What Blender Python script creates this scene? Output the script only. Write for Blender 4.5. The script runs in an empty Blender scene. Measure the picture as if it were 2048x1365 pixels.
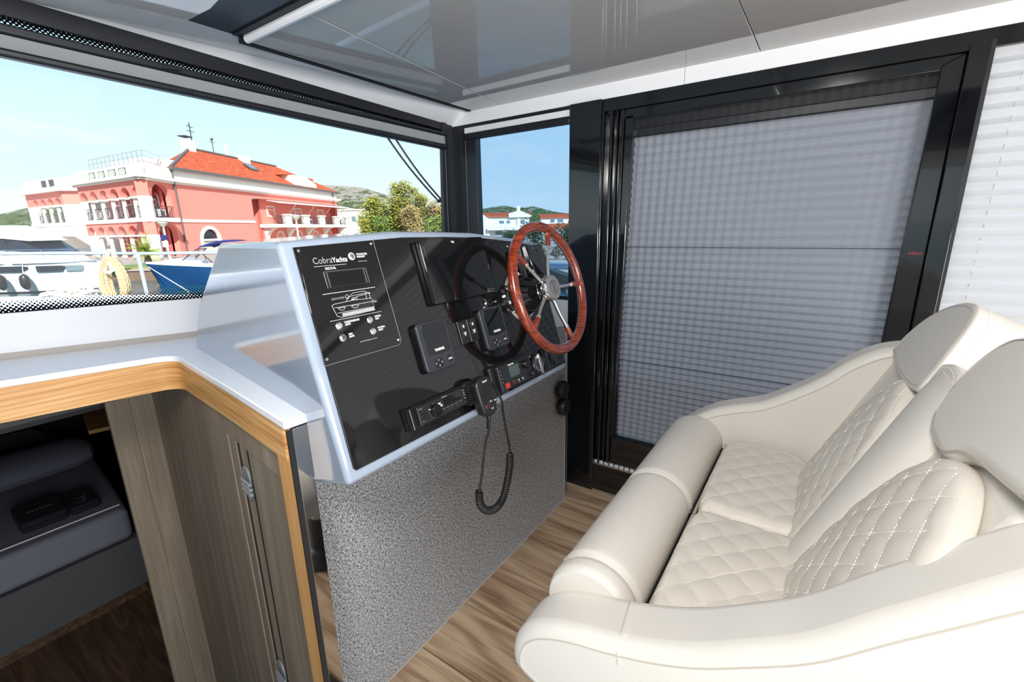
import bpy, bmesh, math, random
from mathutils import Vector, Matrix, noise
random.seed(7)
sc = bpy.context.scene
COL = sc.collection
PI = math.pi

# ------------------------------------------------------------------ camera, sky, sun, lights, exposure
cam_d = bpy.data.cameras.new('camera')
cam_d.lens = 15.996
cam_d.sensor_width = 36.0
cam_d.clip_start = 0.02
cam_d.clip_end = 5000
cam = bpy.data.objects.new('camera', cam_d)
COL.objects.link(cam)
cam.matrix_world = Matrix(((0.5630, 0.2108, -0.7991, 0.0), (-0.8262, 0.1199, -0.5505, 0.0), (-0.0203, 0.9702, 0.2417, 1.5), (0, 0, 0, 1)))
sc.camera = cam

SUN_DIR = Vector((-0.36, -0.74, 0.57)).normalized()          # towards the sun
world = bpy.data.worlds.new('sky')
sc.world = world
world.use_nodes = True
wn = world.node_tree
wn.nodes.clear()
w_out = wn.nodes.new('ShaderNodeOutputWorld')
w_bg = wn.nodes.new('ShaderNodeBackground')
w_tc0 = wn.nodes.new('ShaderNodeTexCoord')
w_sep = wn.nodes.new('ShaderNodeSeparateXYZ')
w_sky = wn.nodes.new('ShaderNodeValToRGB')                   # clear autumn sky: pale at the horizon, deeper overhead
wn.links.new(w_tc0.outputs['Generated'], w_sep.inputs[0])
wn.links.new(w_sep.outputs[2], w_sky.inputs[0])
_e = w_sky.color_ramp.elements
_e[0].position, _e[0].color = 0.0, (0.86, 0.97, 1.0, 1)
_e[1].position, _e[1].color = 1.0, (0.12, 0.34, 0.78, 1)
for _p, _c in ((0.10, (0.76, 0.93, 1.0, 1)), (0.34, (0.50, 0.80, 0.98, 1)), (0.65, (0.24, 0.52, 0.90, 1))):
    _n = _e.new(_p); _n.color = _c
w_bg.inputs['Strength'].default_value = 1.15
w_tc = wn.nodes.new('ShaderNodeTexCoord')
w_map = wn.nodes.new('ShaderNodeMapping')
w_map.inputs['Scale'].default_value = (1.6, 1.6, 6.0)
w_ns = wn.nodes.new('ShaderNodeTexNoise')
w_ns.inputs['Scale'].default_value = 2.6
w_ns.inputs['Detail'].default_value = 7
w_ns.inputs['Roughness'].default_value = 0.62
w_rmp = wn.nodes.new('ShaderNodeValToRGB')
w_rmp.color_ramp.elements[0].position = 0.53
w_rmp.color_ramp.elements[1].position = 0.80
w_rmp.color_ramp.elements[1].color = (0.75, 0.75, 0.75, 1)
w_mix = wn.nodes.new('ShaderNodeMixRGB')
w_mix.inputs[2].default_value = (1.02, 1.03, 1.04, 1)
wn.links.new(w_tc.outputs['Generated'], w_map.inputs[0])
wn.links.new(w_map.outputs[0], w_ns.inputs['Vector'])
wn.links.new(w_ns.outputs[0], w_rmp.inputs[0])
wn.links.new(w_rmp.outputs[0], w_mix.inputs[0])
wn.links.new(w_sky.outputs[0], w_mix.inputs[1])
wn.links.new(w_mix.outputs[0], w_bg.inputs[0])
wn.links.new(w_bg.outputs[0], w_out.inputs[0])

def lamp(name, kind, energy, loc, direction, color=(1, 1, 1), **kw):
    l = bpy.data.lights.new(name, kind)
    l.energy = energy
    l.color = color
    for k, v in kw.items():
        setattr(l, k, v)
    o = bpy.data.objects.new(name, l)
    o.location = loc
    o.rotation_euler = Vector(direction).to_track_quat('-Z', 'Y').to_euler()
    COL.objects.link(o)
    return o

lamp('sun', 'SUN', 7.4, (0, 0, 30), -SUN_DIR, (1.0, 0.95, 0.88), angle=0.009)
# the photographer's flash, just over the camera, and an added fill lamp aft in place of cockpit daylight
lamp('flash', 'AREA', 30.0, (-0.22, 0.10, 1.97), (0.80, 0.44, -0.30), (1.0, 0.985, 0.965), shape='DISK', size=0.34)
lamp('aft_fill_lamp', 'AREA', 110.0, (-0.3, -2.7, 1.25), (0.35, 0.9, 0.03), (0.97, 0.98, 1.0), shape='RECTANGLE', size=2.6, size_y=1.5)

sc.view_settings.view_transform = 'Standard'
sc.view_settings.look = 'None'
sc.view_settings.gamma = 1.0
sc.view_settings.use_curve_mapping = False
sc.view_settings.exposure = 0.0
sc.cycles.use_denoising = True
sc.cycles.max_bounces = 8
sc.cycles.diffuse_bounces = 4
sc.cycles.glossy_bounces = 4
sc.cycles.transmission_bounces = 6
sc.cycles.transparent_max_bounces = 12
sc.cycles.caustics_reflective = False
sc.cycles.caustics_refractive = False
sc.cycles.sample_clamp_indirect = 8.0

# ------------------------------------------------------------------ materials
def lin(c):
    return tuple((x / 12.92 if x <= 0.04045 else ((x + 0.055) / 1.055) ** 2.4) for x in c)

def rgb(r, g, b):
    return lin((r / 255, g / 255, b / 255)) + (1.0,)

def mat(name, col, rough=0.5, metal=0.0, coat=0.0, spec=0.5, **kw):
    m = bpy.data.materials.new(name)
    m.use_nodes = True
    b = m.node_tree.nodes['Principled BSDF']
    b.inputs['Base Color'].default_value = col
    b.inputs['Roughness'].default_value = rough
    b.inputs['Metallic'].default_value = metal
    b.inputs['Coat Weight'].default_value = coat
    b.inputs['Coat Roughness'].default_value = 0.03
    b.inputs['Specular IOR Level'].default_value = spec
    for k, v in kw.items():
        b.inputs[k].default_value = v
    return m

def nodes_of(m):
    nt = m.node_tree
    return nt, nt.nodes['Principled BSDF']

def coords(nt, scale=(1, 1, 1), kind='Object', rot=(0, 0, 0)):
    tc = nt.nodes.new('ShaderNodeTexCoord')
    mp = nt.nodes.new('ShaderNodeMapping')
    mp.inputs['Scale'].default_value = scale
    mp.inputs['Rotation'].default_value = rot
    nt.links.new(tc.outputs[kind], mp.inputs[0])
    return mp.outputs[0]

def tex_noise(nt, vec, scale, detail=4, rough=0.55, dist=0.0):
    n = nt.nodes.new('ShaderNodeTexNoise')
    n.inputs['Scale'].default_value = scale
    n.inputs['Detail'].default_value = detail
    n.inputs['Roughness'].default_value = rough
    n.inputs['Distortion'].default_value = dist
    nt.links.new(vec, n.inputs['Vector'])
    return n.outputs[0]

def tex_wave(nt, vec, scale, dist=0.0, dscale=1.0, direction='X', profile='SIN', detail=2):
    n = nt.nodes.new('ShaderNodeTexWave')
    n.wave_type = 'BANDS'
    n.bands_direction = direction
    n.wave_profile = profile
    n.inputs['Scale'].default_value = scale
    n.inputs['Distortion'].default_value = dist
    n.inputs['Detail'].default_value = detail
    n.inputs['Detail Scale'].default_value = dscale
    nt.links.new(vec, n.inputs['Vector'])
    return n.outputs['Fac']

def ramp(nt, fac, stops):
    r = nt.nodes.new('ShaderNodeValToRGB')
    el = r.color_ramp.elements
    el[0].position, el[0].color = stops[0]
    el[1].position, el[1].color = stops[-1]
    for p, c in stops[1:-1]:
        e = el.new(p)
        e.color = c
    nt.links.new(fac, r.inputs[0])
    return r.outputs[0]

def mixc(nt, fac, a, b, mode='MIX'):
    n = nt.nodes.new('ShaderNodeMixRGB')
    n.blend_type = mode
    for i, x in ((0, fac), (1, a), (2, b)):
        if isinstance(x, (int, float)):
            n.inputs[i].default_value = x
        elif isinstance(x, tuple):
            n.inputs[i].default_value = x
        else:
            nt.links.new(x, n.inputs[i])
    return n.outputs[0]

def bump(nt, bsdf, height, strength=0.3, dist=0.002):
    n = nt.nodes.new('ShaderNodeBump')
    n.inputs['Strength'].default_value = strength
    n.inputs['Distance'].default_value = dist
    nt.links.new(height, n.inputs['Height'])
    nt.links.new(n.outputs[0], bsdf.inputs['Normal'])

def wood(name, dark, mid, light, grain='Y', rough=0.45, coat=0.0, rings=3.0, spec=0.4, bumpd=0.0004, wave=0.5, finew=0.42):
    """long-grained wood, grain along the given axis; every piece is shifted by its own random value"""
    m = mat(name, mid, rough, coat=coat, spec=spec)
    nt, b = nodes_of(m)
    def sc_(long, across):
        return tuple(long if ax in grain else across for ax in 'XYZ')
    oi = nt.nodes.new('ShaderNodeObjectInfo')
    sep = nt.nodes.new('ShaderNodeMath'); sep.operation = 'MULTIPLY'; sep.inputs[1].default_value = 37.0
    nt.links.new(oi.outputs['Random'], sep.inputs[0])
    cmb = nt.nodes.new('ShaderNodeCombineXYZ')
    for i in range(3):
        nt.links.new(sep.outputs[0], cmb.inputs[i])
    def shifted(scale):
        v = coords(nt, scale)
        add = nt.nodes.new('ShaderNodeVectorMath'); add.operation = 'ADD'
        nt.links.new(v, add.inputs[0]); nt.links.new(cmb.outputs[0], add.inputs[1])
        return add.outputs[0]
    big = tex_noise(nt, shifted(sc_(0.9, 7.0)), 1.0, 2, 0.5, 0.3)
    # cathedral rings: contour lines of a slow, stretched noise
    mul = nt.nodes.new('ShaderNodeMath'); mul.operation = 'MULTIPLY'; mul.inputs[1].default_value = rings * 6.2832 * 2.2
    nt.links.new(big, mul.inputs[0])
    sn = nt.nodes.new('ShaderNodeMath'); sn.operation = 'SINE'; nt.links.new(mul.outputs[0], sn.inputs[0])
    half = nt.nodes.new('ShaderNodeMath'); half.operation = 'MULTIPLY_ADD'; half.inputs[1].default_value = 0.5; half.inputs[2].default_value = 0.5
    nt.links.new(sn.outputs[0], half.inputs[0])
    fine = tex_noise(nt, shifted(sc_(3.0, 150.0)), 1.0, 3, 0.6)
    tone = tex_noise(nt, shifted(sc_(1.2, 14.0)), 1.0, 3, 0.5)
    f = mixc(nt, wave * 0.5, tone, half.outputs[0])
    f = mixc(nt, finew, f, fine)
    c = ramp(nt, f, [(0.30, dark), (0.50, mid), (0.68, light)])
    nt.links.new(c, b.inputs['Base Color'])
    bump(nt, b, fine, 0.3, bumpd)
    return m

M = {}
M['white_gloss'] = mat('white_gloss', rgb(246, 246, 247), 0.18, spec=0.5)
M['white_matt'] = mat('white_matt', rgb(226, 226, 228), 0.55)
M['ceiling_gloss'] = mat('ceiling_gloss', rgb(186, 184, 182), 0.035, spec=0.7)
M['solid_white'] = mat('solid_white', rgb(238, 239, 243), 0.30)
M['taupe'] = mat('taupe', rgb(172, 165, 158), 0.5)
M['gelcoat'] = mat('gelcoat', rgb(143, 155, 171), 0.12, coat=0.5)
M['black_gloss'] = mat('black_gloss', rgb(16, 16, 17), 0.045, spec=0.55)
M['black_frame'] = mat('black_frame', rgb(14, 15, 18), 0.10, coat=0.7)
M['black_satin'] = mat('black_satin', rgb(26, 27, 31), 0.38)
M['black_plastic'] = mat('black_plastic', rgb(24, 24, 26), 0.34)
M['soft_black'] = mat('soft_black', rgb(17, 17, 18), 0.55)
M['screen'] = mat('screen', rgb(13, 15, 17), 0.06, spec=0.5)
M['lcd'] = mat('lcd', rgb(70, 84, 82), 0.2)
M['grey_satin'] = mat('grey_satin', rgb(42, 44, 50), 0.35)
M['chrome'] = mat('chrome', (0.78, 0.78, 0.79, 1), 0.06, 1.0)
M['steel'] = mat('steel', (0.62, 0.62, 0.63, 1), 0.22, 1.0)
M['rail_steel'] = mat('rail_steel', (0.86, 0.87, 0.89, 1), 0.34, 0.75)
M['hinge_steel'] = mat('hinge_steel', rgb(168, 170, 172), 0.42, 0.5)
M['mirror'] = mat('mirror', (0.62, 0.60, 0.57, 1), 0.04, 1.0)
M['print'] = mat('print', rgb(225, 225, 225), 0.5)
M['print_grey'] = mat('print_grey', rgb(150, 150, 150), 0.5)
M['red_plastic'] = mat('red_plastic', rgb(190, 50, 45), 0.4)
M['ring_white'] = mat('ring_white', rgb(225, 225, 240), 0.3)
M['hub_disc'] = mat('hub_disc', rgb(112, 112, 114), 0.45)
M['oak'] = wood('oak', rgb(172, 116, 62), rgb(208, 156, 97), rgb(232, 190, 138), 'XY', 0.4, wave=0.05, finew=0.8)
M['grey_wood'] = wood('grey_wood', rgb(118, 103, 88), rgb(142, 127, 110), rgb(160, 145, 128), 'Z', 0.5, rings=1.6, wave=0.28)
M['floor_wood'] = wood('floor_wood', rgb(120, 92, 70), rgb(176, 147, 118), rgb(206, 181, 152), 'Y', 0.36, rings=2.6, spec=0.45, wave=0.62)
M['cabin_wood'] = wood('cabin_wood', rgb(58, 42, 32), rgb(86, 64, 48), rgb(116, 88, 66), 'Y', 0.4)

# mahogany of the wheel
m = M['mahogany'] = mat('mahogany', rgb(140, 45, 14), 0.25, coat=1.0)
nt, b = nodes_of(m)
v = coords(nt, (1, 1, 1))
g = tex_noise(nt, coords(nt, (14, 14, 60)), 2.0, 4, 0.6, 1.0)
nt.links.new(ramp(nt, g, [(0.30, rgb(72, 16, 4)), (0.55, rgb(122, 38, 9)), (0.75, rgb(160, 64, 18))]), b.inputs['Base Color'])

# ivory ribbed vinyl
def vinyl(name, col):
    m = mat(name, col, 0.42, spec=0.35)
    nt, b = nodes_of(m)
    v = coords(nt)
    w = tex_wave(nt, coords(nt, (1, 1, 1), 'Object', (0, 0, 0.0)), 130.0, 0.0, 1.0, 'DIAGONAL')
    n2 = tex_noise(nt, v, 5.0, 3)
    bump(nt, b, w, 0.14, 0.0005)
    nt.links.new(mixc(nt, n2, tuple(x * 0.97 for x in col[:3]) + (1,), tuple(min(1, x * 1.03) for x in col[:3]) + (1,)), b.inputs['Base Color'])
    return m
M['vinyl'] = vinyl('vinyl', rgb(229, 223, 214))
M['vinyl_quilt'] = vinyl('vinyl_quilt', rgb(228, 220, 208))
M['thread'] = mat('thread', rgb(242, 238, 230), 0.6)
M['seam'] = mat('seam', rgb(196, 188, 176), 0.6)

# grey woven wall carpet
m = M['carpet'] = mat('carpet', rgb(125, 125, 126), 0.95, spec=0.15)
nt, b = nodes_of(m)
w1 = tex_noise(nt, coords(nt, (120, 200, 420)), 1.0, 2, 0.5)
w2 = tex_noise(nt, coords(nt, (420, 200, 125)), 1.0, 2, 0.5)
mx = nt.nodes.new('ShaderNodeMath'); mx.operation = 'MAXIMUM'
nt.links.new(w1, mx.inputs[0]); nt.links.new(w2, mx.inputs[1])
nt.links.new(ramp(nt, mx.outputs[0], [(0.44, rgb(52, 52, 54)), (0.53, rgb(140, 140, 141)), (0.66, rgb(204, 204, 204))]), b.inputs['Base Color'])
bump(nt, b, mx.outputs[0], 0.8, 0.002)

# pleated fabric and insect screen
def fabric(name, col, trans=0.35):
    m = bpy.data.materials.new(name); m.use_nodes = True
    nt = m.node_tree; nt.nodes.clear()
    out = nt.nodes.new('ShaderNodeOutputMaterial')
    d = nt.nodes.new('ShaderNodeBsdfDiffuse'); t = nt.nodes.new('ShaderNodeBsdfTranslucent')
    mx = nt.nodes.new('ShaderNodeMixShader')
    d.inputs[0].default_value = col; t.inputs[0].default_value = col
    mx.inputs[0].default_value = trans
    nt.links.new(d.outputs[0], mx.inputs[1]); nt.links.new(t.outputs[0], mx.inputs[2]); nt.links.new(mx.outputs[0], out.inputs[0])
    return m
M['blind_white'] = fabric('blind_white', rgb(240, 241, 243), 0.28)
M['blind_grey'] = fabric('blind_grey', rgb(198, 201, 210), 0.14)
M['blind_pack'] = mat('blind_pack', rgb(232, 235, 236), 0.7)

def see_through(name, col, fac, rough=0.5, glossy=0.0):
    m = bpy.data.materials.new(name); m.use_nodes = True
    nt = m.node_tree; nt.nodes.clear()
    out = nt.nodes.new('ShaderNodeOutputMaterial')
    tr = nt.nodes.new('ShaderNodeBsdfTransparent'); df = nt.nodes.new('ShaderNodeBsdfDiffuse'); mx = nt.nodes.new('ShaderNodeMixShader')
    df.inputs[0].default_value = col
    mx.inputs[0].default_value = fac
    nt.links.new(tr.outputs[0], mx.inputs[1]); nt.links.new(df.outputs[0], mx.inputs[2])
    nt.links.new(mx.outputs[0], out.inputs[0])
    return m
M['insect_mesh'] = see_through('insect_mesh', rgb(70, 72, 78), 0.30)
nt = M['insect_mesh'].node_tree                              # threads close up when the fold is seen edge-on
lw_ = nt.nodes.new('ShaderNodeLayerWeight'); lw_.inputs[0].default_value = 0.5
mr_ = nt.nodes.new('ShaderNodeMapRange'); mr_.inputs[1].default_value = 0.05; mr_.inputs[2].default_value = 0.75; mr_.inputs[3].default_value = 0.16; mr_.inputs[4].default_value = 0.62
nt.links.new(lw_.outputs['Facing'], mr_.inputs[0])
nt.links.new(mr_.outputs[0], [n for n in nt.nodes if n.type == 'MIX_SHADER'][0].inputs[0])

def glass(name, tint=(1, 1, 1, 1), refl=1.0):
    m = bpy.data.materials.new(name); m.use_nodes = True
    nt = m.node_tree; nt.nodes.clear()
    out = nt.nodes.new('ShaderNodeOutputMaterial')
    tr = nt.nodes.new('ShaderNodeBsdfTransparent'); gl = nt.nodes.new('ShaderNodeBsdfGlossy'); mx = nt.nodes.new('ShaderNodeMixShader')
    fr = nt.nodes.new('ShaderNodeFresnel'); fr.inputs[0].default_value = 1.45
    ml = nt.nodes.new('ShaderNodeMath'); ml.operation = 'MULTIPLY'; ml.inputs[1].default_value = refl
    tr.inputs[0].default_value = tint; gl.inputs['Roughness'].default_value = 0.0
    nt.links.new(fr.outputs[0], ml.inputs[0]); nt.links.new(ml.outputs[0], mx.inputs[0])
    nt.links.new(tr.outputs[0], mx.inputs[1]); nt.links.new(gl.outputs[0], mx.inputs[2]); nt.links.new(mx.outputs[0], out.inputs[0])
    return m, nt, tr, mx, out
M['glass'] = glass('glass', (0.97, 0.99, 0.99, 1), 0.45)[0]
M['glass_tint'] = glass('glass_tint', (0.67, 0.79, 0.90, 1), 0.12)[0]
M['glass_dark'] = mat('glass_dark', rgb(30, 36, 46), 0.05, spec=0.6)

# ------------------------------------------------------------------ mesh helpers
ORG = {}

class MB:
    def __init__(s):
        s.v, s.f = [], []

    def add(s, vs, fs):
        n = len(s.v)
        s.v += [Vector(p) for p in vs]
        s.f += [tuple(i + n for i in f) for f in fs]
        return s

    def box(s, lo, hi):
        x0, y0, z0 = lo; x1, y1, z1 = hi
        return s.add([(x0, y0, z0), (x1, y0, z0), (x1, y1, z0), (x0, y1, z0), (x0, y0, z1), (x1, y0, z1), (x1, y1, z1), (x0, y1, z1)],
                     [(3, 2, 1, 0), (4, 5, 6, 7), (0, 1, 5, 4), (1, 2, 6, 5), (2, 3, 7, 6), (3, 0, 4, 7)])

    def loft(s, rings, cap=True, closed=True):
        n = len(rings[0]); vs = [p for r in rings for p in r]; fs = []
        for k in range(len(rings) - 1):
            for i in range(n if closed else n - 1):
                j = (i + 1) % n
                fs.append((k * n + i, k * n + j, (k + 1) * n + j, (k + 1) * n + i))
        if cap and closed:
            fs.append(tuple(reversed(range(n))))
            fs.append(tuple((len(rings) - 1) * n + i for i in range(n)))
        return s.add(vs, fs)

    def prism(s, poly, fr, h0, h1):
        """poly in the plane of frame fr=(O,U,V,N), from height h0 to h1"""
        O, U, V, N = fr
        return s.loft([[O + U * u + V * v + N * h for u, v in poly] for h in (h0, h1)])

    def tube(s, pts, r, n=8, cap=True, closed=False):
        pts = [Vector(p) for p in pts]
        rad = r if isinstance(r, (list, tuple)) else [r] * len(pts)
        rings = []
        up = None
        L = len(pts)
        for i, p in enumerate(pts):
            if closed:
                t = (pts[(i + 1) % L] - pts[i - 1])
            else:
                t = pts[min(i + 1, L - 1)] - pts[max(i - 1, 0)]
            if t.length < 1e-9:
                t = Vector((0, 0, 1))
            t.normalize()
            if up is None:
                up = Vector((0, 0, 1)) if abs(t.z) < 0.9 else Vector((1, 0, 0))
            a = t.cross(up)
            if a.length < 1e-6:
                a = t.orthogonal()
            a.normalize()
            b = a.cross(t).normalized()
            up = b
            rings.append([p + a * (math.cos(2 * PI * k / n) * rad[i]) + b * (math.sin(2 * PI * k / n) * rad[i]) for k in range(n)])
        if closed:
            rings.append(rings[0])
            return s.loft(rings, cap=False)
        return s.loft(rings, cap=cap)

    def lathe(s, prof, O, axis, n=24, cap=True):
        O = Vector(O); A = Vector(axis).normalized()
        a = A.orthogonal().normalized(); b = A.cross(a)
        rings = [[O + A * h + a * (math.cos(2 * PI * k / n) * r) + b * (math.sin(2 * PI * k / n) * r) for k in range(n)] for r, h in prof]
        return s.loft(rings, cap=cap)

    def grid(s, fn, nu, nv):
        vs = [fn(i / (nu - 1), j / (nv - 1)) for i in range(nu) for j in range(nv)]
        fs = [(i * nv + j, (i + 1) * nv + j, (i + 1) * nv + j + 1, i * nv + j + 1) for i in range(nu - 1) for j in range(nv - 1)]
        return s.add(vs, fs)

    def quad(s, a, b, c, d):
        return s.add([a, b, c, d], [(0, 1, 2, 3)])

    def sphere(s, c, r, n=12, m=8, sq=(1, 1, 1)):
        c = Vector(c)
        rings = []
        for j in range(1, m):
            ph = PI * j / m
            rings.append([c + Vector((r * sq[0] * math.sin(ph) * math.cos(2 * PI * k / n), r * sq[1] * math.sin(ph) * math.sin(2 * PI * k / n), -r * sq[2] * math.cos(ph))) for k in range(n)])
        return s.loft(rings)

    def bar(s, a, b, w, h, up=(0, 0, 1)):
        a = Vector(a); b = Vector(b); t = (b - a).normalized()
        side = t.cross(Vector(up))
        if side.length < 1e-6:
            side = t.orthogonal()
        side.normalize(); u = side.cross(t)
        return s.loft([[p + side * (w / 2 * i) + u * (h / 2 * j) for i, j in ((-1, -1), (1, -1), (1, 1), (-1, 1))] for p in (a, b)])

    def build(s, name, material, parent=None, smooth=True, bevel=0.0, seg=2, angle=35, kind=None, label=None, subdiv=0):
        org = ORG.get(parent.name, Vector((0, 0, 0))) if parent is not None else Vector((0, 0, 0))
        me = bpy.data.meshes.new(name)
        me.from_pydata([tuple(p - org) for p in s.v], [], s.f)
        me.validate()
        bm = bmesh.new(); bm.from_mesh(me)
        bmesh.ops.recalc_face_normals(bm, faces=bm.faces)
        bm.to_mesh(me); bm.free()
        me.materials.append(M[material] if isinstance(material, str) else material)
        if smooth:
            for p in me.polygons:
                p.use_smooth = True
            me.set_sharp_from_angle(angle=math.radians(angle))
        o = bpy.data.objects.new(name, me)
        COL.objects.link(o)
        if parent is not None:
            o.parent = parent
            ORG[o.name] = org
        if bevel:
            md = o.modifiers.new('bevel', 'BEVEL')
            md.width = bevel; md.segments = seg; md.limit_method = 'ANGLE'; md.angle_limit = math.radians(40)
            md.harden_normals = False
        if subdiv:
            md = o.modifiers.new('subd', 'SUBSURF'); md.levels = subdiv; md.render_levels = subdiv
        if kind:
            o['kind'] = kind
        if label:
            o['label'] = label
        return o

def tag(o, label, cat, group=None):
    o['label'] = label; o['category'] = cat
    if group:
        o['group'] = group
    return o

def thing(name, label, cat, loc=(0, 0, 0), group=None):
    o = bpy.data.objects.new(name, None)
    o.empty_display_size = 0.05
    o.location = loc
    COL.objects.link(o)
    ORG[o.name] = Vector(loc)
    return tag(o, label, cat, group)

def struct_root(name, loc=(0, 0, 0)):
    o = bpy.data.objects.new(name, None)
    o.empty_display_size = 0.05
    o.location = loc
    COL.objects.link(o)
    ORG[o.name] = Vector(loc)
    o['kind'] = 'structure'
    return o

def copy_tree(o, offset, parent=None):
    c = o.copy()
    COL.objects.link(c)
    if parent is None:
        c.location = Vector(o.location) + Vector(offset)
    else:
        c.parent = parent
    for ch in o.children:
        copy_tree(ch, (0, 0, 0), c)
    return c

def rrect(u0, v0, u1, v1, r, n=4):
    pts = []
    for cx, cy, a0 in ((u1 - r, v1 - r, 0), (u0 + r, v1 - r, PI / 2), (u0 + r, v0 + r, PI), (u1 - r, v0 + r, 3 * PI / 2)):
        for k in range(n + 1):
            a = a0 + PI / 2 * k / n
            pts.append((cx + r * math.cos(a), cy + r * math.sin(a)))
    return pts

def circle(u, v, r, n=20):
    return [(u + r * math.cos(2 * PI * k / n), v + r * math.sin(2 * PI * k / n)) for k in range(n)]

def spline(pts, n=6):
    pts = [Vector(p) for p in pts]
    out = []
    for i in range(len(pts) - 1):
        p0 = pts[max(i - 1, 0)]; p1 = pts[i]; p2 = pts[i + 1]; p3 = pts[min(i + 2, len(pts) - 1)]
        for k in range(n):
            t = k / n
            out.append(0.5 * ((2 * p1) + (p2 - p0) * t + (2 * p0 - 5 * p1 + 4 * p2 - p3) * t * t + (3 * p1 - p0 - 3 * p2 + p3) * t ** 3))
    out.append(pts[-1])
    return out

def text(body, fr, u, v, size, material, parent, name='lettering', weight=0.0, align='LEFT', squeeze=1.0, h=0.0006):
    cu = bpy.data.curves.new('lettering', 'FONT')
    cu.body = body; cu.size = size; cu.align_x = align; cu.offset = weight; cu.resolution_u = 3
    to = bpy.data.objects.new('lettering_tmp', cu)
    COL.objects.link(to)
    dg = bpy.context.evaluated_depsgraph_get()
    me = bpy.data.meshes.new_from_object(to.evaluated_get(dg))
    bpy.data.objects.remove(to)
    bpy.data.curves.remove(cu)
    O, U, V, N = fr
    org = ORG.get(parent.name, Vector((0, 0, 0))) if parent is not None else Vector((0, 0, 0))
    for vt in me.vertices:
        p = O + U * (u + vt.co.x * squeeze) + V * (v + vt.co.y) + N * h
        vt.co = p - org
    me.materials.clear()
    me.materials.append(M[material])
    o = bpy.data.objects.new(name, me)
    COL.objects.link(o)
    if parent is not None:
        o.parent = parent
        ORG[o.name] = org
    return o

def dashes(pts, dash, gap, r, mb=None, n=4):
    """a row of stitches along a polyline"""
    mb = mb or MB()
    pts = [Vector(p) for p in pts]
    seg = 0; pos = 0.0; on = True; left = dash
    cur = pts[0]; start = cur
    i = 1
    while i < len(pts):
        d = (pts[i] - cur).length
        if d < left:
            left -= d; cur = pts[i]; i += 1
        else:
            cur = cur + (pts[i] - cur) * (left / d)
            if on:
                if (cur - start).length > 1e-6:
                    mb.tube([start, cur], r, n)
                left = gap
            else:
                left = dash
            on = not on
            start = cur
    return mb

X = Vector((1, 0, 0)); Y = Vector((0, 1, 0)); Z = Vector((0, 0, 1))

# ------------------------------------------------------------------ the wheelhouse shell
WS_U = Vector((0.9932, -0.1167, 0)); WS_N = Vector((-0.1167, -0.9932, 0)); WS_O = Vector((0, 2.1914, 0))
WS = (WS_O, WS_U, Z, WS_N)                                   # windscreen plane: u along it, v up, n into the cabin
def ws(u, v, n=0.0):
    return WS_O + WS_U * u + Z * v + WS_N * n
def wy(x):
    return (2.1765 - 0.1167 * x) / 0.9932

# floor: boards running fore and aft
floor = struct_root('floor')
edges = [-2.2 + 0.245 * 0] + [1.165 + 0.245 * k for k in range(-13, 4)] + [2.04, 2.226]
edges = sorted(e for e in edges if e > -2.19) ; edges = [-2.2] + edges
for i in range(len(edges) - 1):
    x0, x1 = edges[i] + 0.0014, edges[i + 1] - 0.0014
    ys = [-3.0, -1.6 + 0.37 * (i % 3), 1.16] if x0 > 0.44 else [-3.0, -1.7 + 0.3 * (i % 3), -0.25]
    for j in range(len(ys) - 1):
        if x1 - x0 < 0.01:
            continue
        MB().box((x0, ys[j] + 0.0008, -0.02), (x1, ys[j + 1] - 0.0008, 0.0 - 0.0006 * ((i + j) % 2))).build('plank', 'floor_wood', floor, smooth=False)
MB().box((-2.2, -3.0, -0.06), (2.3, -0.25, -0.022)).box((0.56, -0.25, -0.06), (2.3, 1.16, -0.022)).build('subfloor', 'soft_black', floor, smooth=False)

# ceiling: three gloss panels with fine joints, a dark recess and a roof hatch to port
ceiling = struct_root('ceiling')
ZC = 2.152
MB().loft([[Vector(p) + Z * h for p in ((0.975, 1.775, ZC), (0.975, 1.405, ZC), (1.995, 1.540, ZC), (2.226, 1.565, ZC), (2.226, 1.775, ZC))] for h in (0, 0.022)]).build('panel', 'ceiling_gloss', ceiling, bevel=0.006)
MB().loft([[Vector(p) + Z * h for p in ((0.975, 1.402, ZC), (0.975, 0.315, ZC), (2.226, 0.315, ZC), (2.226, 1.562, ZC), (1.995, 1.537, ZC))] for h in (0, 0.022)]).build('panel', 'ceiling_gloss', ceiling, bevel=0.0015)
MB().box((0.95, -3.0, ZC), (2.226, 0.312, ZC + 0.022)).build('panel', 'ceiling_gloss', ceiling, bevel=0.0015)
MB().tube([(0.972, 1.765, ZC + 0.006), (0.972, 1.2, ZC + 0.006), (0.972, 0.4, ZC + 0.006)], 0.014, 10).build('edge_lip', 'white_gloss', ceiling)
MB().box((0.935, -3.0, ZC + 0.014), (0.962, 1.79, ZC + 0.05)).build('edge_strip', 'soft_black', ceiling)
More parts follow.
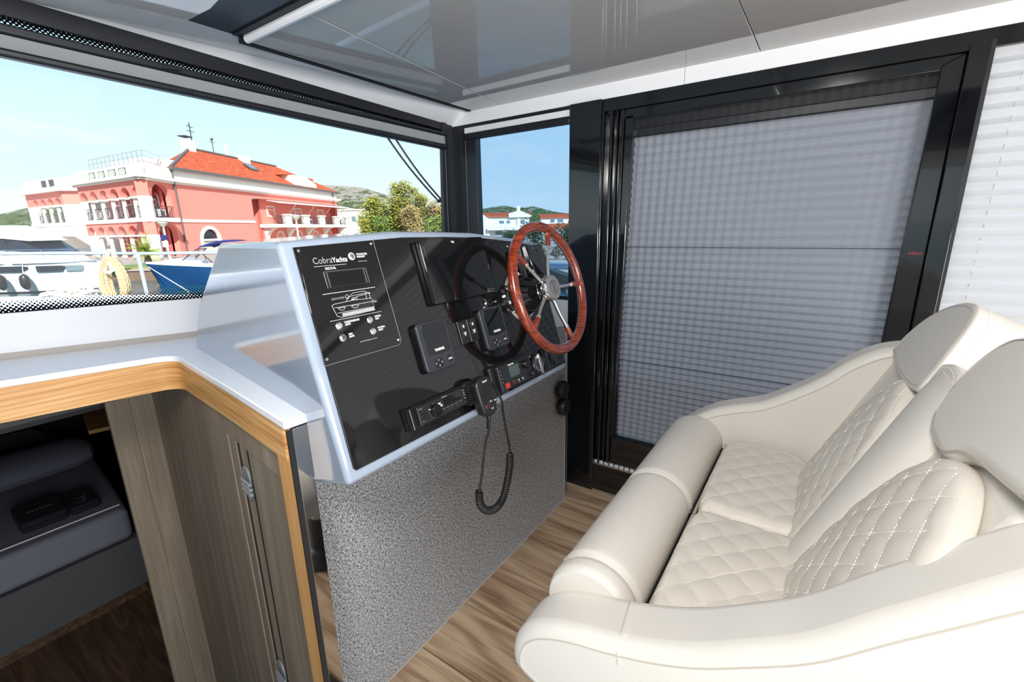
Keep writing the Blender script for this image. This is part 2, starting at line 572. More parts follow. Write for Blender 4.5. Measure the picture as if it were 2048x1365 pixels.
# hatch: dark coaming, tinted pane, sliding cover
MB().box((-1.2, -0.6, 2.30), (0.94, 1.62, 2.31)).build('hatch_pane', 'grey_satin', ceiling, smooth=False)
h = MB()
h.box((0.80, -0.6, ZC + 0.02), (0.94, 1.80, ZC + 0.06)).box((-1.2, 1.60, ZC + 0.02), (0.80, 1.80, ZC + 0.06))
h.box((0.70, 0.9, 2.262), (0.94, 0.96, 2.30)).box((0.70, 1.28, 2.262), (0.94, 1.31, 2.30))
h.build('hatch_coaming', 'black_satin', ceiling, smooth=False)
MB().loft([[Vector((x, y, z)) for x, y in ((-1.2, 0.2), (0.60, 0.2), (0.785, 1.60), (0.775, 1.785), (-1.2, 1.785))] for z in (ZC - 0.004, ZC + 0.02)]).build('hatch_cover', 'ceiling_gloss', ceiling, bevel=0.004)
MB().box((-2.3, -3.0, 2.36), (2.3, 2.3, 2.42)).box((-2.3, -3.0, ZC + 0.03), (-1.2, 1.8, 2.37)).box((0.94, -3.0, ZC + 0.05), (2.3, 1.8, 2.37)).box((-1.2, -3.0, ZC + 0.06), (0.94, -0.6, 2.37)).box((-1.2, -0.6, 2.33), (0.94, 1.8, 2.37)).build('roof_shell', 'soft_black', ceiling, smooth=False)
# white soffit between the ceiling and the windscreen, white fascia over the starboard side
def soff_z(x):
    return 2.206 - (x - 0.484) * 0.0655
g = MB()
ring = []
for x in (-2.2, 0.484, 2.226):
    ring.append([Vector((x, wy(x) - 0.002, soff_z(x))), Vector((x, 1.802, max(ZC + 0.018, 2.172))), Vector((x, 1.802, 2.36)), Vector((x, wy(x) + 0.02, 2.36))])
g.loft(ring).build('trim_1', 'white_gloss', smooth=False, kind='structure')
MB().box((0.96, 1.784, ZC - 0.002), (2.226, 1.802, ZC + 0.03)).build('gap_shade', 'soft_black', smooth=False, kind='structure')  # black strip drawn in for the shaded gap between ceiling panel and soffit
fa = struct_root('trim_3')
MB().box((2.222, 0.602, 2.086), (2.26, 1.93, 2.17)).build('fascia_board', 'white_gloss', fa, bevel=0.001)
MB().box((2.222, -3.0, 2.086), (2.26, 0.600, 2.17)).build('fascia_board', 'white_gloss', fa, bevel=0.001)

# windscreen
win1 = struct_root('window_1')
def lv(a, b):                                                # a level that falls from port to starboard
    return lambda u: a + (b - a) * (u - 0.42) / 1.78
LV = [lv(2.20, 2.095), lv(2.154, 2.060), lv(2.119, 2.036), lv(2.091, 2.020), lv(2.050, 1.973), lv(2.026, 1.946)]
m, nt, tr, mx0, outn = glass('glass_frit', (0.98, 0.995, 1.0, 1), 0.16)
M['glass_frit'] = m
mp = coords(nt, (1, 1, 1), 'Object', (0, 0, 0.117))
sx = nt.nodes.new('ShaderNodeSeparateXYZ'); nt.links.new(mp, sx.inputs[0])
def mth(op, a, b=None, c=None):
    n = nt.nodes.new('ShaderNodeMath'); n.operation = op
    for i, q in enumerate((a, b, c)):
        if q is None:
            continue
        if isinstance(q, (int, float)):
            n.inputs[i].default_value = q
        else:
            nt.links.new(q, n.inputs[i])
    return n.outputs[0]
uu, zz = sx.outputs[0], sx.outputs[2]
K_ = 2 * PI / 0.0125
dots = mth('ADD', mth('COSINE', mth('MULTIPLY', mth('ADD', uu, zz), K_)), mth('COSINE', mth('MULTIPLY', mth('SUBTRACT', uu, zz), K_)))
zb = mth('MULTIPLY_ADD', uu, 0.035, zz)                      # height over the sloping lower edge
thr_b = mth('MULTIPLY_ADD', mth('SUBTRACT', zb, 1.257), 4.2 / 0.055, -2.0)
zt = mth('MULTIPLY_ADD', uu, 0.053, zz)
thr_t = mth('MULTIPLY_ADD', mth('SUBTRACT', 2.166, zt), 4.2 / 0.055, -1.5)
blk = mth('GREATER_THAN', dots, mth('MINIMUM', thr_b, thr_t))
dfn = nt.nodes.new('ShaderNodeBsdfDiffuse'); dfn.inputs[0].default_value = rgb(12, 12, 14)
mxx = nt.nodes.new('ShaderNodeMixShader')
nt.links.new(blk, mxx.inputs[0]); nt.links.new(mx0.outputs[0], mxx.inputs[1]); nt.links.new(dfn.outputs[0], mxx.inputs[2]); nt.links.new(mxx.outputs[0], outn.inputs[0])
MB().loft([[ws(-1.7, 1.25, -0.012), ws(2.16, 1.18, -0.012), ws(2.16, 2.09, -0.012), ws(-1.7, 2.30, -0.012)], [ws(-1.7, 1.25, -0.018), ws(2.16, 1.18, -0.018), ws(2.16, 2.09, -0.018), ws(-1.7, 2.30, -0.018)]]).build('pane', 'glass_frit', win1, smooth=False)
def wbar(name, u0, u1, la, lb, n0, n1, material, bevel=0.0, parent=win1):
    r = []
    for n in (n0, n1):
        r.append([ws(u0, lb(u0), n), ws(u1, lb(u1), n), ws(u1, la(u1), n), ws(u0, la(u0), n)])
    return MB().loft(r).build(name, material, parent, bevel=bevel)
wbar('head_frame', -1.7, 2.2, lv(2.30, 2.20), LV[1], -0.03, 0.004, 'black_satin')
MB().loft([[ws(2.113, 1.16, n), ws(2.175, 1.16, n), ws(2.185, 2.10, n), ws(2.152, 2.10, n)] for n in (-0.016, 0.010)]).build('side_frame', 'black_satin', win1)
MB().bar(ws(2.150, 1.10, 0.012), ws(2.166, 2.0, 0.012), 0.002, 0.002).build('steel_trim', 'hinge_steel', win1)
# folded pleated blind under the head of the windscreen
bl = thing('folded_blind', 'pale grey pleated blind folded up along the top of the windscreen', 'blind', tuple(ws(0.3, 2.0, 0.03)))
wbar('upper_rail', -1.5, 2.155, LV[2], LV[3], 0.010, 0.046, 'black_satin', 0.006, bl)
wbar('lower_rail', -1.5, 2.155, LV[4], LV[5], 0.010, 0.050, 'black_satin', 0.008, bl)
npl = 9
pk = MB()
for k in range(npl):
    f0, f1 = k / npl, (k + 1) / npl
    lo = lambda u, f=f0: LV[3](u) + (LV[4](u) - LV[3](u)) * f
    hi = lambda u, f=f1: LV[3](u) + (LV[4](u) - LV[3](u)) * f
    pk.loft([[ws(-1.5, hi(-1.5), 0.012), ws(2.15, hi(2.15), 0.012), ws(2.15, lo(2.15), 0.012), ws(-1.5, lo(-1.5), 0.012)],
             [ws(-1.5, (hi(-1.5) + lo(-1.5)) / 2, 0.036), ws(2.15, (hi(2.15) + lo(2.15)) / 2, 0.036), ws(2.15, (hi(2.15) + lo(2.15)) / 2 + 1e-4, 0.036), ws(-1.5, (hi(-1.5) + lo(-1.5)) / 2 + 1e-4, 0.036)]])
pk.build('pleat_pack', 'blind_pack', bl, smooth=False)
for u, lvv in ((0.87, LV[4]), (1.70, LV[4]), (0.84, LV[2])):
    z = lvv(u)
    MB().box((-0.025, -0.006, -0.007), (0.025, 0.006, 0.007))
    MB().loft([[ws(u - 0.025, z - 0.020, n), ws(u + 0.025, z - 0.020, n), ws(u + 0.025, z - 0.006, n), ws(u - 0.025, z - 0.006, n)] for n in (0.045, 0.058)]).build('grip', 'black_plastic', bl, bevel=0.002)

# sill below the windscreen
def sill_t(u):
    return 1.266 - 0.035 * (u - 0.26)
def sill_b(u):
    return 1.140 - 0.046 * (u - 0.24)
MB().loft([[ws(-1.7, sill_b(-1.7), n), ws(2.2, sill_b(2.2), n), ws(2.2, sill_t(2.2), n), ws(-1.7, sill_t(-1.7), n)] for n in (-0.03, 0.004)]).build('wall_front', 'white_matt', smooth=False, kind='structure')
MB().loft([[ws(-1.7, sill_b(-1.7) - 0.03, n), ws(2.2, sill_b(2.2) - 0.03, n), ws(2.2, sill_b(2.2), n), ws(-1.7, sill_b(-1.7), n)] for n in (-0.03, 0.0005)]).build('baseboard_front', 'taupe', smooth=False, kind='structure')

# starboard wall
wr = struct_root('wall_right', (2.226, 0, 0))
MB().box((2.206, 0.975, 0.0), (2.30, 1.145, 2.086)).build('pillar', 'black_frame', wr, bevel=0.004)
MB().box((2.215, 1.145, 0.0), (2.30, 2.05, 0.60)).build('lower_panel', 'grey_satin', wr, smooth=False)
MB().box((2.222, 1.145, 0.60), (2.30, 2.05, 1.105)).build('sill_panel', 'white_matt', wr, smooth=False)
MB().box((2.222, -3.0, 2.03), (2.30, 0.975, 2.086)).build('header', 'black_frame', wr, bevel=0.002)
MB().box((2.216, 1.142, 0.0), (2.228, 1.150, 0.9)).build('steel_trim', 'steel', wr)
MB().box((2.215, -3.0, 0.0), (2.30, -0.345, 0.30)).build('lower_panel', 'white_matt', wr, smooth=False)
MB().loft([[Vector((x, y, z)) for y, z in ((-0.283, 0.1), (-0.345, 0.1), (-0.352, 2.05), (-0.300, 2.05))] for x in (2.212, 2.30)]).build('pillar', 'black_frame', wr, bevel=0.003)
# corner post between the two front windows
MB().loft([[Vector((x, y, z)) for x, y in ((2.15, 1.944), (2.226, 1.935), (2.226, 1.852), (2.30, 1.852), (2.30, 1.965), (2.170, 1.962))] for z in (0.9, 2.10)]).build('corner_post', 'grey_satin', wr, smooth=False)

# side window by the helm
win2 = struct_root('window_2', (2.24, 1.45, 1.5))
MB().box((2.250, 1.14, 1.06), (2.256, 1.86, 2.06)).build('pane', 'glass_tint', win2, smooth=False)
fm = MB().box((2.222, 1.758, 1.105), (2.27, 1.852, 2.086)).box((2.228, 1.145, 2.060), (2.27, 1.76, 2.086)).box((2.238, 1.145, 1.090), (2.249, 1.76, 1.125))
fm.build('window_frame', 'black_satin', win2, bevel=0.002)
MB().bar((2.222, 1.842, 1.1), (2.222, 1.832, 2.03), 0.002, 0.002).build('steel_trim', 'hinge_steel', win2)
sb = thing('folded_blind', 'short pale blind folded up at the top of the small window beside the steering wheel', 'blind', (2.225, 1.48, 2.03))
MB().box((2.214, 1.147, 2.036), (2.236, 1.832, 2.066)).build('pleat_pack', 'blind_pack', sb, bevel=0.002)
MB().box((2.210, 1.147, 2.000), (2.238, 1.832, 2.036)).build('lower_rail', 'black_satin', sb, bevel=0.005)
MB().box((2.204, 1.42, 2.010), (2.212, 1.47, 2.022)).build('grip', 'black_plastic', sb, bevel=0.002)

# sliding door with its tracks
door = struct_root('door_1', (2.24, 0.3, 0.0))
for y0, y1, x0 in ((0.962, 0.975, 2.214), (0.922, 0.936, 2.222), (0.898, 0.906, 2.230), (0.868, 0.884, 2.226)):
    MB().loft([[Vector((x, y, z)) for y, z in ((y0 + 0.02, 0.18), (y1 + 0.02, 0.18), (y1, 2.03), (y0, 2.03))] for x in (x0, 2.29)]).build('track_rail', 'black_frame', door, bevel=0.0035)
MB().box((2.262, 0.86, 0.15), (2.30, 0.975, 2.03)).build('track_back', 'black_frame', door, smooth=False)
MB().loft([[Vector((x, y, z)) for y, z in ((0.900, 0.18), (0.866, 2.0), (0.824, 2.0), (0.880, 0.18))] for x in (2.236, 2.30)]).build('door_stile', 'black_frame', door, bevel=0.004)
MB().loft([[Vector((x, y, z)) for y, z in ((-0.190, 0.18), (-0.240, 2.0), (-0.300, 2.03), (-0.283, 0.18))] for x in (2.232, 2.30)]).build('door_stile', 'black_frame', door, bevel=0.004)
MB().box((2.236, -0.30, 1.985), (2.30, 0.87, 2.03)).build('door_head', 'black_frame', door, bevel=0.003)
MB().box((2.236, -0.29, 0.19), (2.30, 0.90, 0.352)).build('door_foot', 'black_frame', door, bevel=0.003)
MB().box((2.218, -0.345, 0.012), (2.30, 1.145, 0.172)).build('threshold', 'black_frame', door, bevel=0.003)
MB().box((2.214, -0.345, 0.0), (2.222, 1.150, 0.012)).build('steel_trim', 'steel', door, smooth=False)
MB().box((2.214, -0.3, 0.172), (2.240, 1.035, 0.180)).build('guide_strip', 'steel', door, smooth=False)
gt = MB()
for k in range(40):
    y = 0.96 - k * 0.03
    gt.box((2.224, y - 0.011, 0.180), (2.236, y + 0.011, 0.190))
gt.build('guide_grip', 'white_matt', door, smooth=False)
t_ = text('HOLD', (Vector((2.2313, 0, 0)), Vector((0, -1, 0)), Z, Vector((-1, 0, 0))), 0.245, 1.374, 0.014, 'red_plastic', door, squeeze=1.0)

def pleats(x, y_at, z0, z1, pitch_top, pitch_bot, depth):
    """horizontal accordion pleats; y_at(z) gives (front edge, rear edge)"""
    mb = MB(); z = z1; k = 0; vs = []; fs = []
    while z > z0:
        a, c = y_at(z)
        xx = x - (depth if k % 2 else 0.0)
        vs += [(xx, a, z), (xx, c, z)]
        t = (z1 - z) / (z1 - z0)
        z -= (pitch_top + (pitch_bot - pitch_top) * t) / 2
        k += 1
    n = len(vs) // 2
    fs = [(2 * i, 2 * i + 1, 2 * i + 3, 2 * i + 2) for i in range(n - 1)]
    return mb.add(vs, fs)
MB().box((2.292, -0.30, 1.90), (2.298, 0.87, 2.03)).build('head_backing', 'soft_black', door, smooth=False)
db = thing('pleated_blind', 'closed grey pleated blind behind the insect screen of the black sliding door', 'blind', (2.275, 0.3, 1.1))
dy = lambda z: (0.890 - 0.036 * (z - 0.35), -0.196 - 0.028 * (z - 0.35))
pleats(2.285, dy, 0.352, 1.915, 0.040, 0.027, 0.021).build('pleats', 'blind_grey', db, smooth=False)
MB().box((2.262, -0.245, 1.905), (2.292, 0.836, 1.945)).build('top_rail', 'black_satin', db, bevel=0.006)
for y, lean in ((0.30, 0.01), (0.775, -0.05)):
    dashes([(2.267, y + lean * (1.9 - z) * -1, z) for z in (1.90, 0.40)], 0.016, 0.024, 0.0011).build('cord', 'seam', db, smooth=False, kind='stuff')
scn = thing('insect_screen', 'dark see-through pleated insect screen drawn across the black sliding door', 'insect screen', (2.25, 0.3, 1.1))
vs = []
npl = 56
for k in range(npl + 1):
    xx = 2.246 + (0.010 if k % 2 else 0.0)
    f = k / npl
    yt = 0.826 + (-0.240 - 0.826) * f; yb = 0.886 + (-0.194 - 0.886) * f
    vs += [(xx, yb, 0.352), (xx, yt, 1.985)]
MB().add(vs, [(2 * i, 2 * i + 1, 2 * i + 3, 2 * i + 2) for i in range(npl)]).build('mesh', 'insect_mesh', scn, smooth=False)
for z in (1.394, 0.806):
    MB().tube([(2.243, 0.87, z), (2.243, -0.22, z)], 0.0013, 5).build('cord', 'soft_black', scn)

# aft starboard window with its drawn blind
win3 = struct_root('window_3', (2.25, -1.6, 1.1))
MB().box((2.280, -3.0, 0.30), (2.286, -0.345, 2.05)).build('pane', 'glass', win3, smooth=False)
MB().box((2.226, -3.0, 0.285), (2.29, -0.345, 0.31)).build('window_frame', 'black_frame', win3)
ab = thing('pleated_blind', 'white pleated blind drawn over the aft window behind the seat', 'blind', (2.255, -1.6, 1.1))
pleats(2.262, lambda z: (-0.352 + 0.006 * math.sin(z * 150) + 0.03 * (1.9 - z) * 0.25, -2.9), 0.31, 2.05, 0.046, 0.042, 0.026).build('pleats', 'blind_white', ab, smooth=False)
MB().box((2.228, -2.9, 2.045), (2.275, -0.36, 2.075)).build('top_rail', 'black_satin', ab, bevel=0.006)
dashes([(2.241, -0.440 + 0.02 * (1.95 - z), z) for z in (2.03, 0.40)], 0.018, 0.024, 0.0012).build('cord', 'seam', ab, smooth=False, kind='stuff')
MB().loft([[Vector((x, y, z)) for y, z in ((-0.338, 0.3), (-0.352, 0.3), (-0.362, 2.05), (-0.345, 2.05))] for x in (2.215, 2.27)]).build('trim_4', 'black_satin', kind='structure')

# port side and aft end of the wheelhouse (behind the camera)
wl = struct_root('wall_left', (-2.2, 0, 0))
MB().box((-2.3, -3.0, 0.0), (-2.2, 2.45, 0.95)).build('lower_panel', 'white_matt', wl, smooth=False)
MB().box((-2.3, -3.0, 2.02), (-2.2, 2.45, 2.4)).build('header', 'white_matt', wl, smooth=False)
for y in (-3.0, -1.2, 0.6, 2.2):
    MB().box((-2.29, y, 0.95), (-2.21, y + 0.1, 2.02)).build('pillar', 'black_satin', wl, smooth=False)
wbk = struct_root('wall_back', (0, -3.0, 0))
MB().box((1.3, -3.1, 0.0), (2.3, -3.0, 2.4)).build('panel', 'white_matt', wbk, smooth=False)
MB().box((-2.3, -3.1, 0.0), (-1.7, -3.0, 2.4)).build('panel', 'white_matt', wbk, smooth=False)
MB().box((-1.7, -3.1, 2.0), (1.3, -3.0, 2.4)).build('header', 'white_matt', wbk, smooth=False)

# ------------------------------------------------------------------ companionway: worktop, oak band, lining boards, sleeping cabin below
wt = thing('worktop', 'white solid worktop that runs under the windscreen and turns aft beside the console', 'worktop', (0.4, 1.8, 1.1))
def ctz(x):
    return 1.105 - 0.047 * (x - 0.52)
cpath = spline([(0.516, 1.813, 0), (0.548, 1.806, 0), (0.572, 1.782, 0), (0.576, 1.745, 0), (0.566, 1.675, 0)], 4)
cpoly = [(-1.4, 1.96), (0.182, 1.83)] + [(p.x, p.y) for p in cpath] + [(0.517, 1.297), (0.465, 0.917), (0.520, 0.919), (0.692, 1.91), (0.82, 1.95), (0.80, wy(0.80)), (-1.4, wy(-1.4))]
MB().loft([[Vector((x, y, ctz(x) + h)) for x, y in cpoly] for h in (-0.020, 0.0)]).build('slab', 'solid_white', wt, bevel=0.003, seg=3)
ob = thing('oak_fascia', 'honey oak band curving under the worktop edge, with a post beside the mirror strip', 'trim', (0.4, 1.8, 1.0))
fpath = [Vector((-1.4, 1.965, 0)), Vector((0.182, 1.835, 0))] + [p + Vector((0.003, 0.006, 0)) for p in cpath] + [Vector((0.521, 1.297, 0)), Vector((0.474, 0.945, 0))]
fp2 = []
for p in fpath:
    fp2.append(p)
out_ = []
for i, p in enumerate(fp2):
    t = (fp2[min(i + 1, len(fp2) - 1)] - fp2[max(i - 1, 0)]).normalized()
    out_.append(Vector((-t.y, t.x, 0)) * 0.018)
rings = []
for p, o_ in zip(fp2, out_):
    zt = ctz(p.x) - 0.020
    zb_ = 1.110 - 0.047 * (p.x - 0.18) - 0.108 + 0.012 * max(0.0, min(1.0, (1.80 - p.y) / 0.5))
    rings.append([p + Z * zb_, p + Z * zt, p + o_ + Z * zt, p + o_ + Z * zb_])
MB().loft(rings).build('band', 'oak', ob, angle=50)
M['oak_upright'] = wood('oak_upright', rgb(182, 128, 74), rgb(204, 152, 96), rgb(218, 172, 120), 'Z', 0.4, wave=0.1)
MB().loft([[Vector((x, y, z)) for x, y in ((0.4725, 0.925), (0.4805, 0.998), (0.4985, 0.996), (0.4785, 0.925))] for z in (-0.5, 1.006)]).build('post', 'oak_upright', ob, smooth=False)
# narrow black reveal and polished end strip facing aft
es = thing('mirror_strip', 'narrow upright polished steel strip between the oak post and the grey carpet', 'trim', (0.495, 0.925, 0.5))
MB().box((0.4695, 0.9195, -0.3), (0.482, 0.9235, 1.082)).build('black_edge', 'soft_black', es, smooth=False)
MB().box((0.482, 0.921, -0.02), (0.5195, 0.98, 1.082)).build('strip', 'mirror', es, bevel=0.0008)
MB().box((0.4815, 0.9195, -0.02), (0.4840, 0.924, 1.082)).build('steel_edge', 'steel', es, smooth=False)
# lining of the stairs: boards, header, narrow folding door
lin_ = struct_root('wall_stairs')
def bx(y, o=0.0):
    return 0.575 + (y - 1.485) * 0.133 + o
def board(name, y0, y1, z0, z1, o0, o1, parent, material='grey_wood', bevel=0.001):
    return MB().loft([[Vector((bx(y, o), y, z)) for y, o in ((y0, o0), (y1, o0), (y1, o1), (y0, o1))] for z in (z0, z1)]).build(name, material, parent, bevel=bevel)
board('board', 1.490, 2.045, -1.3, 0.985, 0.0, 0.02, lin_)
board('board', 2.047, 2.66, -1.3, 0.985, 0.0, 0.02, lin_)
board('header_board', 0.96, 1.489, 0.895, 0.985, -0.003, 0.02, lin_)
board('backing', 1.11, 2.66, -1.3, 0.985, 0.035, 0.05, lin_, 'soft_black')
for x0, x1 in ((0.552, 0.637), (0.638, 0.731)):
    MB().box((x0, 2.640, -1.3), (x1, 2.665, 0.98)).build('post_board', 'grey_wood', lin_, bevel=0.001)
fd = thing('folding_door', 'slim grey-brown wooden folding door leaf with steel hinges in the stair lining', 'door', (0.56, 1.2, -0.5))
board('leaf', 0.962, 1.325, -1.2, 0.893, 0.004, 0.024, fd)
board('leaf', 1.338, 1.405, -1.2, 0.893, 0.006, 0.026, fd)
board('edge_strip', 1.418, 1.475, -1.2, 0.90, 0.0, 0.02, fd)
for y0_, y1_ in ((1.3255, 1.3375), (1.4055, 1.4175), (1.4755, 1.4895)):
    board('gap_strip', y0_, y1_, -1.2, 0.893, 0.0035, 0.022, fd, 'soft_black')
for zc_ in (0.763, 0.030):
    hg = MB()
    yc = 1.372
    # round-ended hinge plate either side of the gap, knuckle across
    hp = [(y, z) for y, z in rrect(-0.030, -0.055, 0.030, 0.055, 0.028, 6)]
    hg.loft([[Vector((bx(yc + u, o), yc + u, zc_ + v)) for u, v in hp] for o in (-0.001, 0.005)])
    hinge = hg.build('hinge', 'hinge_steel', fd, bevel=0.0008)
    kn = MB()
    for dz in (-0.016, 0.0, 0.016):
        kn.tube([(bx(yc - 0.05, -0.008), yc - 0.05, zc_ + dz), (bx(yc + 0.012, -0.010), yc + 0.012, zc_ + dz)], 0.0052, 8)
    kn.build('knuckle', 'hinge_steel', hinge)

# sleeping cabin below the foredeck
_MB = MB
SC = 1.275
def cs(p):
    p = Vector(p)
    return Vector((p.x * SC, p.y * SC, 1.5 + (p.z - 1.5) * SC))
class CMB(_MB):
    def build(s, *a, **k):
        s.v = [cs(p) for p in s.v]
        if 'bevel' in k:
            k['bevel'] *= SC
        return _MB.build(s, *a, **k)
MB = CMB
cab = struct_root('floor_2')
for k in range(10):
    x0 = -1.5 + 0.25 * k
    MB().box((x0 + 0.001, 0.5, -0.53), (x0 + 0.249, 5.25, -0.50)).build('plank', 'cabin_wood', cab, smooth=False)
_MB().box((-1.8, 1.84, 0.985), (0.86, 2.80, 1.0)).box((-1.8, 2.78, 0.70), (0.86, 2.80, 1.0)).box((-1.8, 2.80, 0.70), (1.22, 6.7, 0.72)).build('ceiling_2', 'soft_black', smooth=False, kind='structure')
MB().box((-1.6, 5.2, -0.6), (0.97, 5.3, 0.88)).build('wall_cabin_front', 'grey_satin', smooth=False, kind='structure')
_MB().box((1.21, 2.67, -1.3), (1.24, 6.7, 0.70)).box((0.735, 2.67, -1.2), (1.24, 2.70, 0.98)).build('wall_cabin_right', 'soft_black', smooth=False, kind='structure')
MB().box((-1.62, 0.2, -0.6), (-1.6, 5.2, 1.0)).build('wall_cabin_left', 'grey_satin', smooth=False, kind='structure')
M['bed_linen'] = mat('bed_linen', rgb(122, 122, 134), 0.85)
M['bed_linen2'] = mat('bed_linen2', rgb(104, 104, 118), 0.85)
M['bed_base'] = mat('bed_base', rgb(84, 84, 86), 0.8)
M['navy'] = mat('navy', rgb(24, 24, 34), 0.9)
bed = thing('bed', 'low bed with a grey base and pale mattress in the dark cabin under the worktop', 'bed', tuple(cs((-0.3, 3.9, -0.5))))
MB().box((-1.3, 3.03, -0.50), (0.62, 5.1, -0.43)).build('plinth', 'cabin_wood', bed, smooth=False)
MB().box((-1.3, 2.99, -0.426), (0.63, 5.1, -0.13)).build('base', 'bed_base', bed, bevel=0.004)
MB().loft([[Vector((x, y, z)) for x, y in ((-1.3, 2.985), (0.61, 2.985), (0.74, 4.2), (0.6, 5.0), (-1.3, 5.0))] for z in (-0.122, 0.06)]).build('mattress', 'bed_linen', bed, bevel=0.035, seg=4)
MB().tube([(-0.2, 3.08, 0.0605), (0.166, 3.073, 0.0605), (0.595, 3.065, 0.0605)], 0.005, 6).build('piping', 'white_matt', bed)
pw = thing('bolster_pillow', 'long pale pillow lying at the head of the bed', 'pillow', tuple(cs((-0.2, 3.9, 0.06))))
MB().loft([[Vector((x, 3.90 + 0.22 * s * math.cos(a), 0.147 + 0.085 * s * math.sin(a))) for a in [2 * PI * k / 16 for k in range(16)]] for x, s in ((-1.25, 0.6), (-1.15, 0.95), (-0.4, 1.0), (0.3, 1.0), (0.58, 0.96), (0.66, 0.78), (0.69, 0.45))]).build('cushion', 'bed_linen2', pw)
tw = thing('folded_towels', 'two dark navy folded towels with pale lettering lying on the bed', 'towels', tuple(cs((0.38, 3.25, 0.06))))
def towel(x0, x1, y0, y1, z1, rot):
    mb = MB()
    for k, (a, b_) in enumerate(((0.062, 0.086), (0.087, z1))):
        mb.loft([[Vector((0.38 + (x - 0.38) * math.cos(rot) - (y - 3.25) * math.sin(rot), 3.25 + (x - 0.38) * math.sin(rot) + (y - 3.25) * math.cos(rot), z)) for x, y in rrect(x0, y0, x1, y1, 0.02, 3)] for z in (a, b_)])
    return mb
towel(0.235, 0.415, 3.14, 3.40, 0.118, -0.02).build('towel', 'navy', tw, bevel=0.008, seg=3)
towel(0.418, 0.545, 3.14, 3.36, 0.104, 0.0).build('towel', 'navy', tw, bevel=0.008, seg=3)
text('ANGEL', (cs((0, 0, 0.1185)), X, Y, Z), 0.275 * SC, 3.25 * SC, 0.032 * SC, 'print_grey', tw, weight=0.0008)
text('ANGEL', (cs((0.495, 3.19, 0.1045)), Vector((0.1, 0.99, 0)), Vector((-0.99, 0.1, 0)), Z), 0.0, 0.0, 0.024 * SC, 'print_grey', tw)
MB().tube([Vector((0.475 + 0.028 * math.cos(a), 3.215 + 0.034 * math.sin(a), 0.105)) for a in [0.6 + k * 0.33 for k in range(17)]], 0.0018, 5).build('emblem', 'lcd', tw)
sh = thing('bedside_shelf', 'small orange-brown wooden shelf at the head end of the dark cabin', 'shelf', tuple(cs((0.82, 4.1, 0.25))))
MB().loft([[Vector((x, y, z)) for x, y in ((0.70, 3.9), (0.95, 3.85), (0.95, 4.5), (0.80, 4.5))] for z in (0.225, 0.25)]).build('board', 'oak', sh, bevel=0.002)
MB = _MB

# ------------------------------------------------------------------ helm console
carpet = struct_root('wall_helm')
MB().box((0.56, 1.07, 0.006), (2.04, 1.10, 1.0)).build('carpet_panel', 'carpet', carpet, smooth=False)
MB().box((0.56, 1.064, 0.0), (2.043, 1.075, 0.007)).box((2.04, 1.068, 0.0), (2.046, 1.11, 0.95)).build('edge_strip', 'taupe', carpet, smooth=False)

PN = Vector((0, -0.9592, 0.2829)); PV = Vector((0, 0.2829, 0.9592)); PO = Vector((0.515, 0.895, 1.483))
PF = (PO, X, PV, PN)
def pf(u, v, h=0.0):
    return PO + X * u + PV * v + PN * h
console = thing('helm_console', 'pale grey moulded steering console with a sloping gloss black instrument face', 'console', (0.95, 1.2, 0.9))
def sect(x, zt, dx=0.0):
    return [pf(x - 0.024 - 0.515, -0.512), pf(x - 0.022 - 0.515, (zt + 0.002 - 1.483) / 0.9592), Vector((x + 0.075, 1.362, zt - 0.004)), Vector((x + 0.142, 1.743, zt - 0.218)), Vector((x + 0.167, 1.90, 1.09)), Vector((x + 0.167, 1.90, 0.93)), Vector((x + 0.03, 1.068, 0.90)), Vector((x + 0.004, 0.925, 0.93))]
st = [(0.515, 1.480), (0.70, 1.489), (0.815, 1.495), (0.96, 1.492), (1.124, 1.485), (1.28, 1.468), (1.445 + 0.024, 1.447)]
MB().loft([sect(x, z) for x, z in st]).build('body', 'gelcoat', console, bevel=0.013, seg=4, angle=30)
face = [(0.006, -0.014), (0.30, -0.002), (0.45, -0.005), (0.61, -0.012), (0.76, -0.028), (0.915, -0.049), (0.922, -0.492), (0.0, -0.486), (-0.004, -0.48)]
MB().prism(face, PF, 0.0005, 0.0045).build('instrument_face', 'black_gloss', console, bevel=0.0015)

# labelled switch plate on the left of the face
cp = thing('switch_plate', 'black engraved switch plate with push buttons and a boat diagram, left on the console', 'switch panel', tuple(pf(0.1, -0.13, 0.004)))
plate = [(0.010, -0.016), (0.205, -0.008), (0.205, -0.250), (0.201, -0.257), (0.194, -0.2605), (-0.002, -0.2605)]
MB().prism(plate, PF, 0.0045, 0.0068).build('plate', 'black_gloss', cp, bevel=0.0006)
MB().tube([pf(u, v, 0.0072) for u, v in [(0.2045, -0.008), (0.2045, -0.250), (0.2005, -0.257), (0.1935, -0.2602), (-0.002, -0.2602)]], 0.0004, 5).build('bright_edge', 'print_grey', cp)
H0 = 0.0068
for u, v in ((0.014, -0.022), (0.197, -0.015), (0.197, -0.248), (0.006, -0.248)):
    s_ = MB().lathe([(0.0035, 0), (0.0035, 0.001), (0.0022, 0.0022)], pf(u, v, H0), PN, 14).build('screw', 'chrome', cp)
    MB().prism([(u - 0.0018, v - 0.0004), (u + 0.0018, v - 0.0004), (u + 0.0018, v + 0.0004), (u - 0.0018, v + 0.0004)], PF, H0 + 0.0022, H0 + 0.0026).build('slot', 'soft_black', s_, smooth=False)
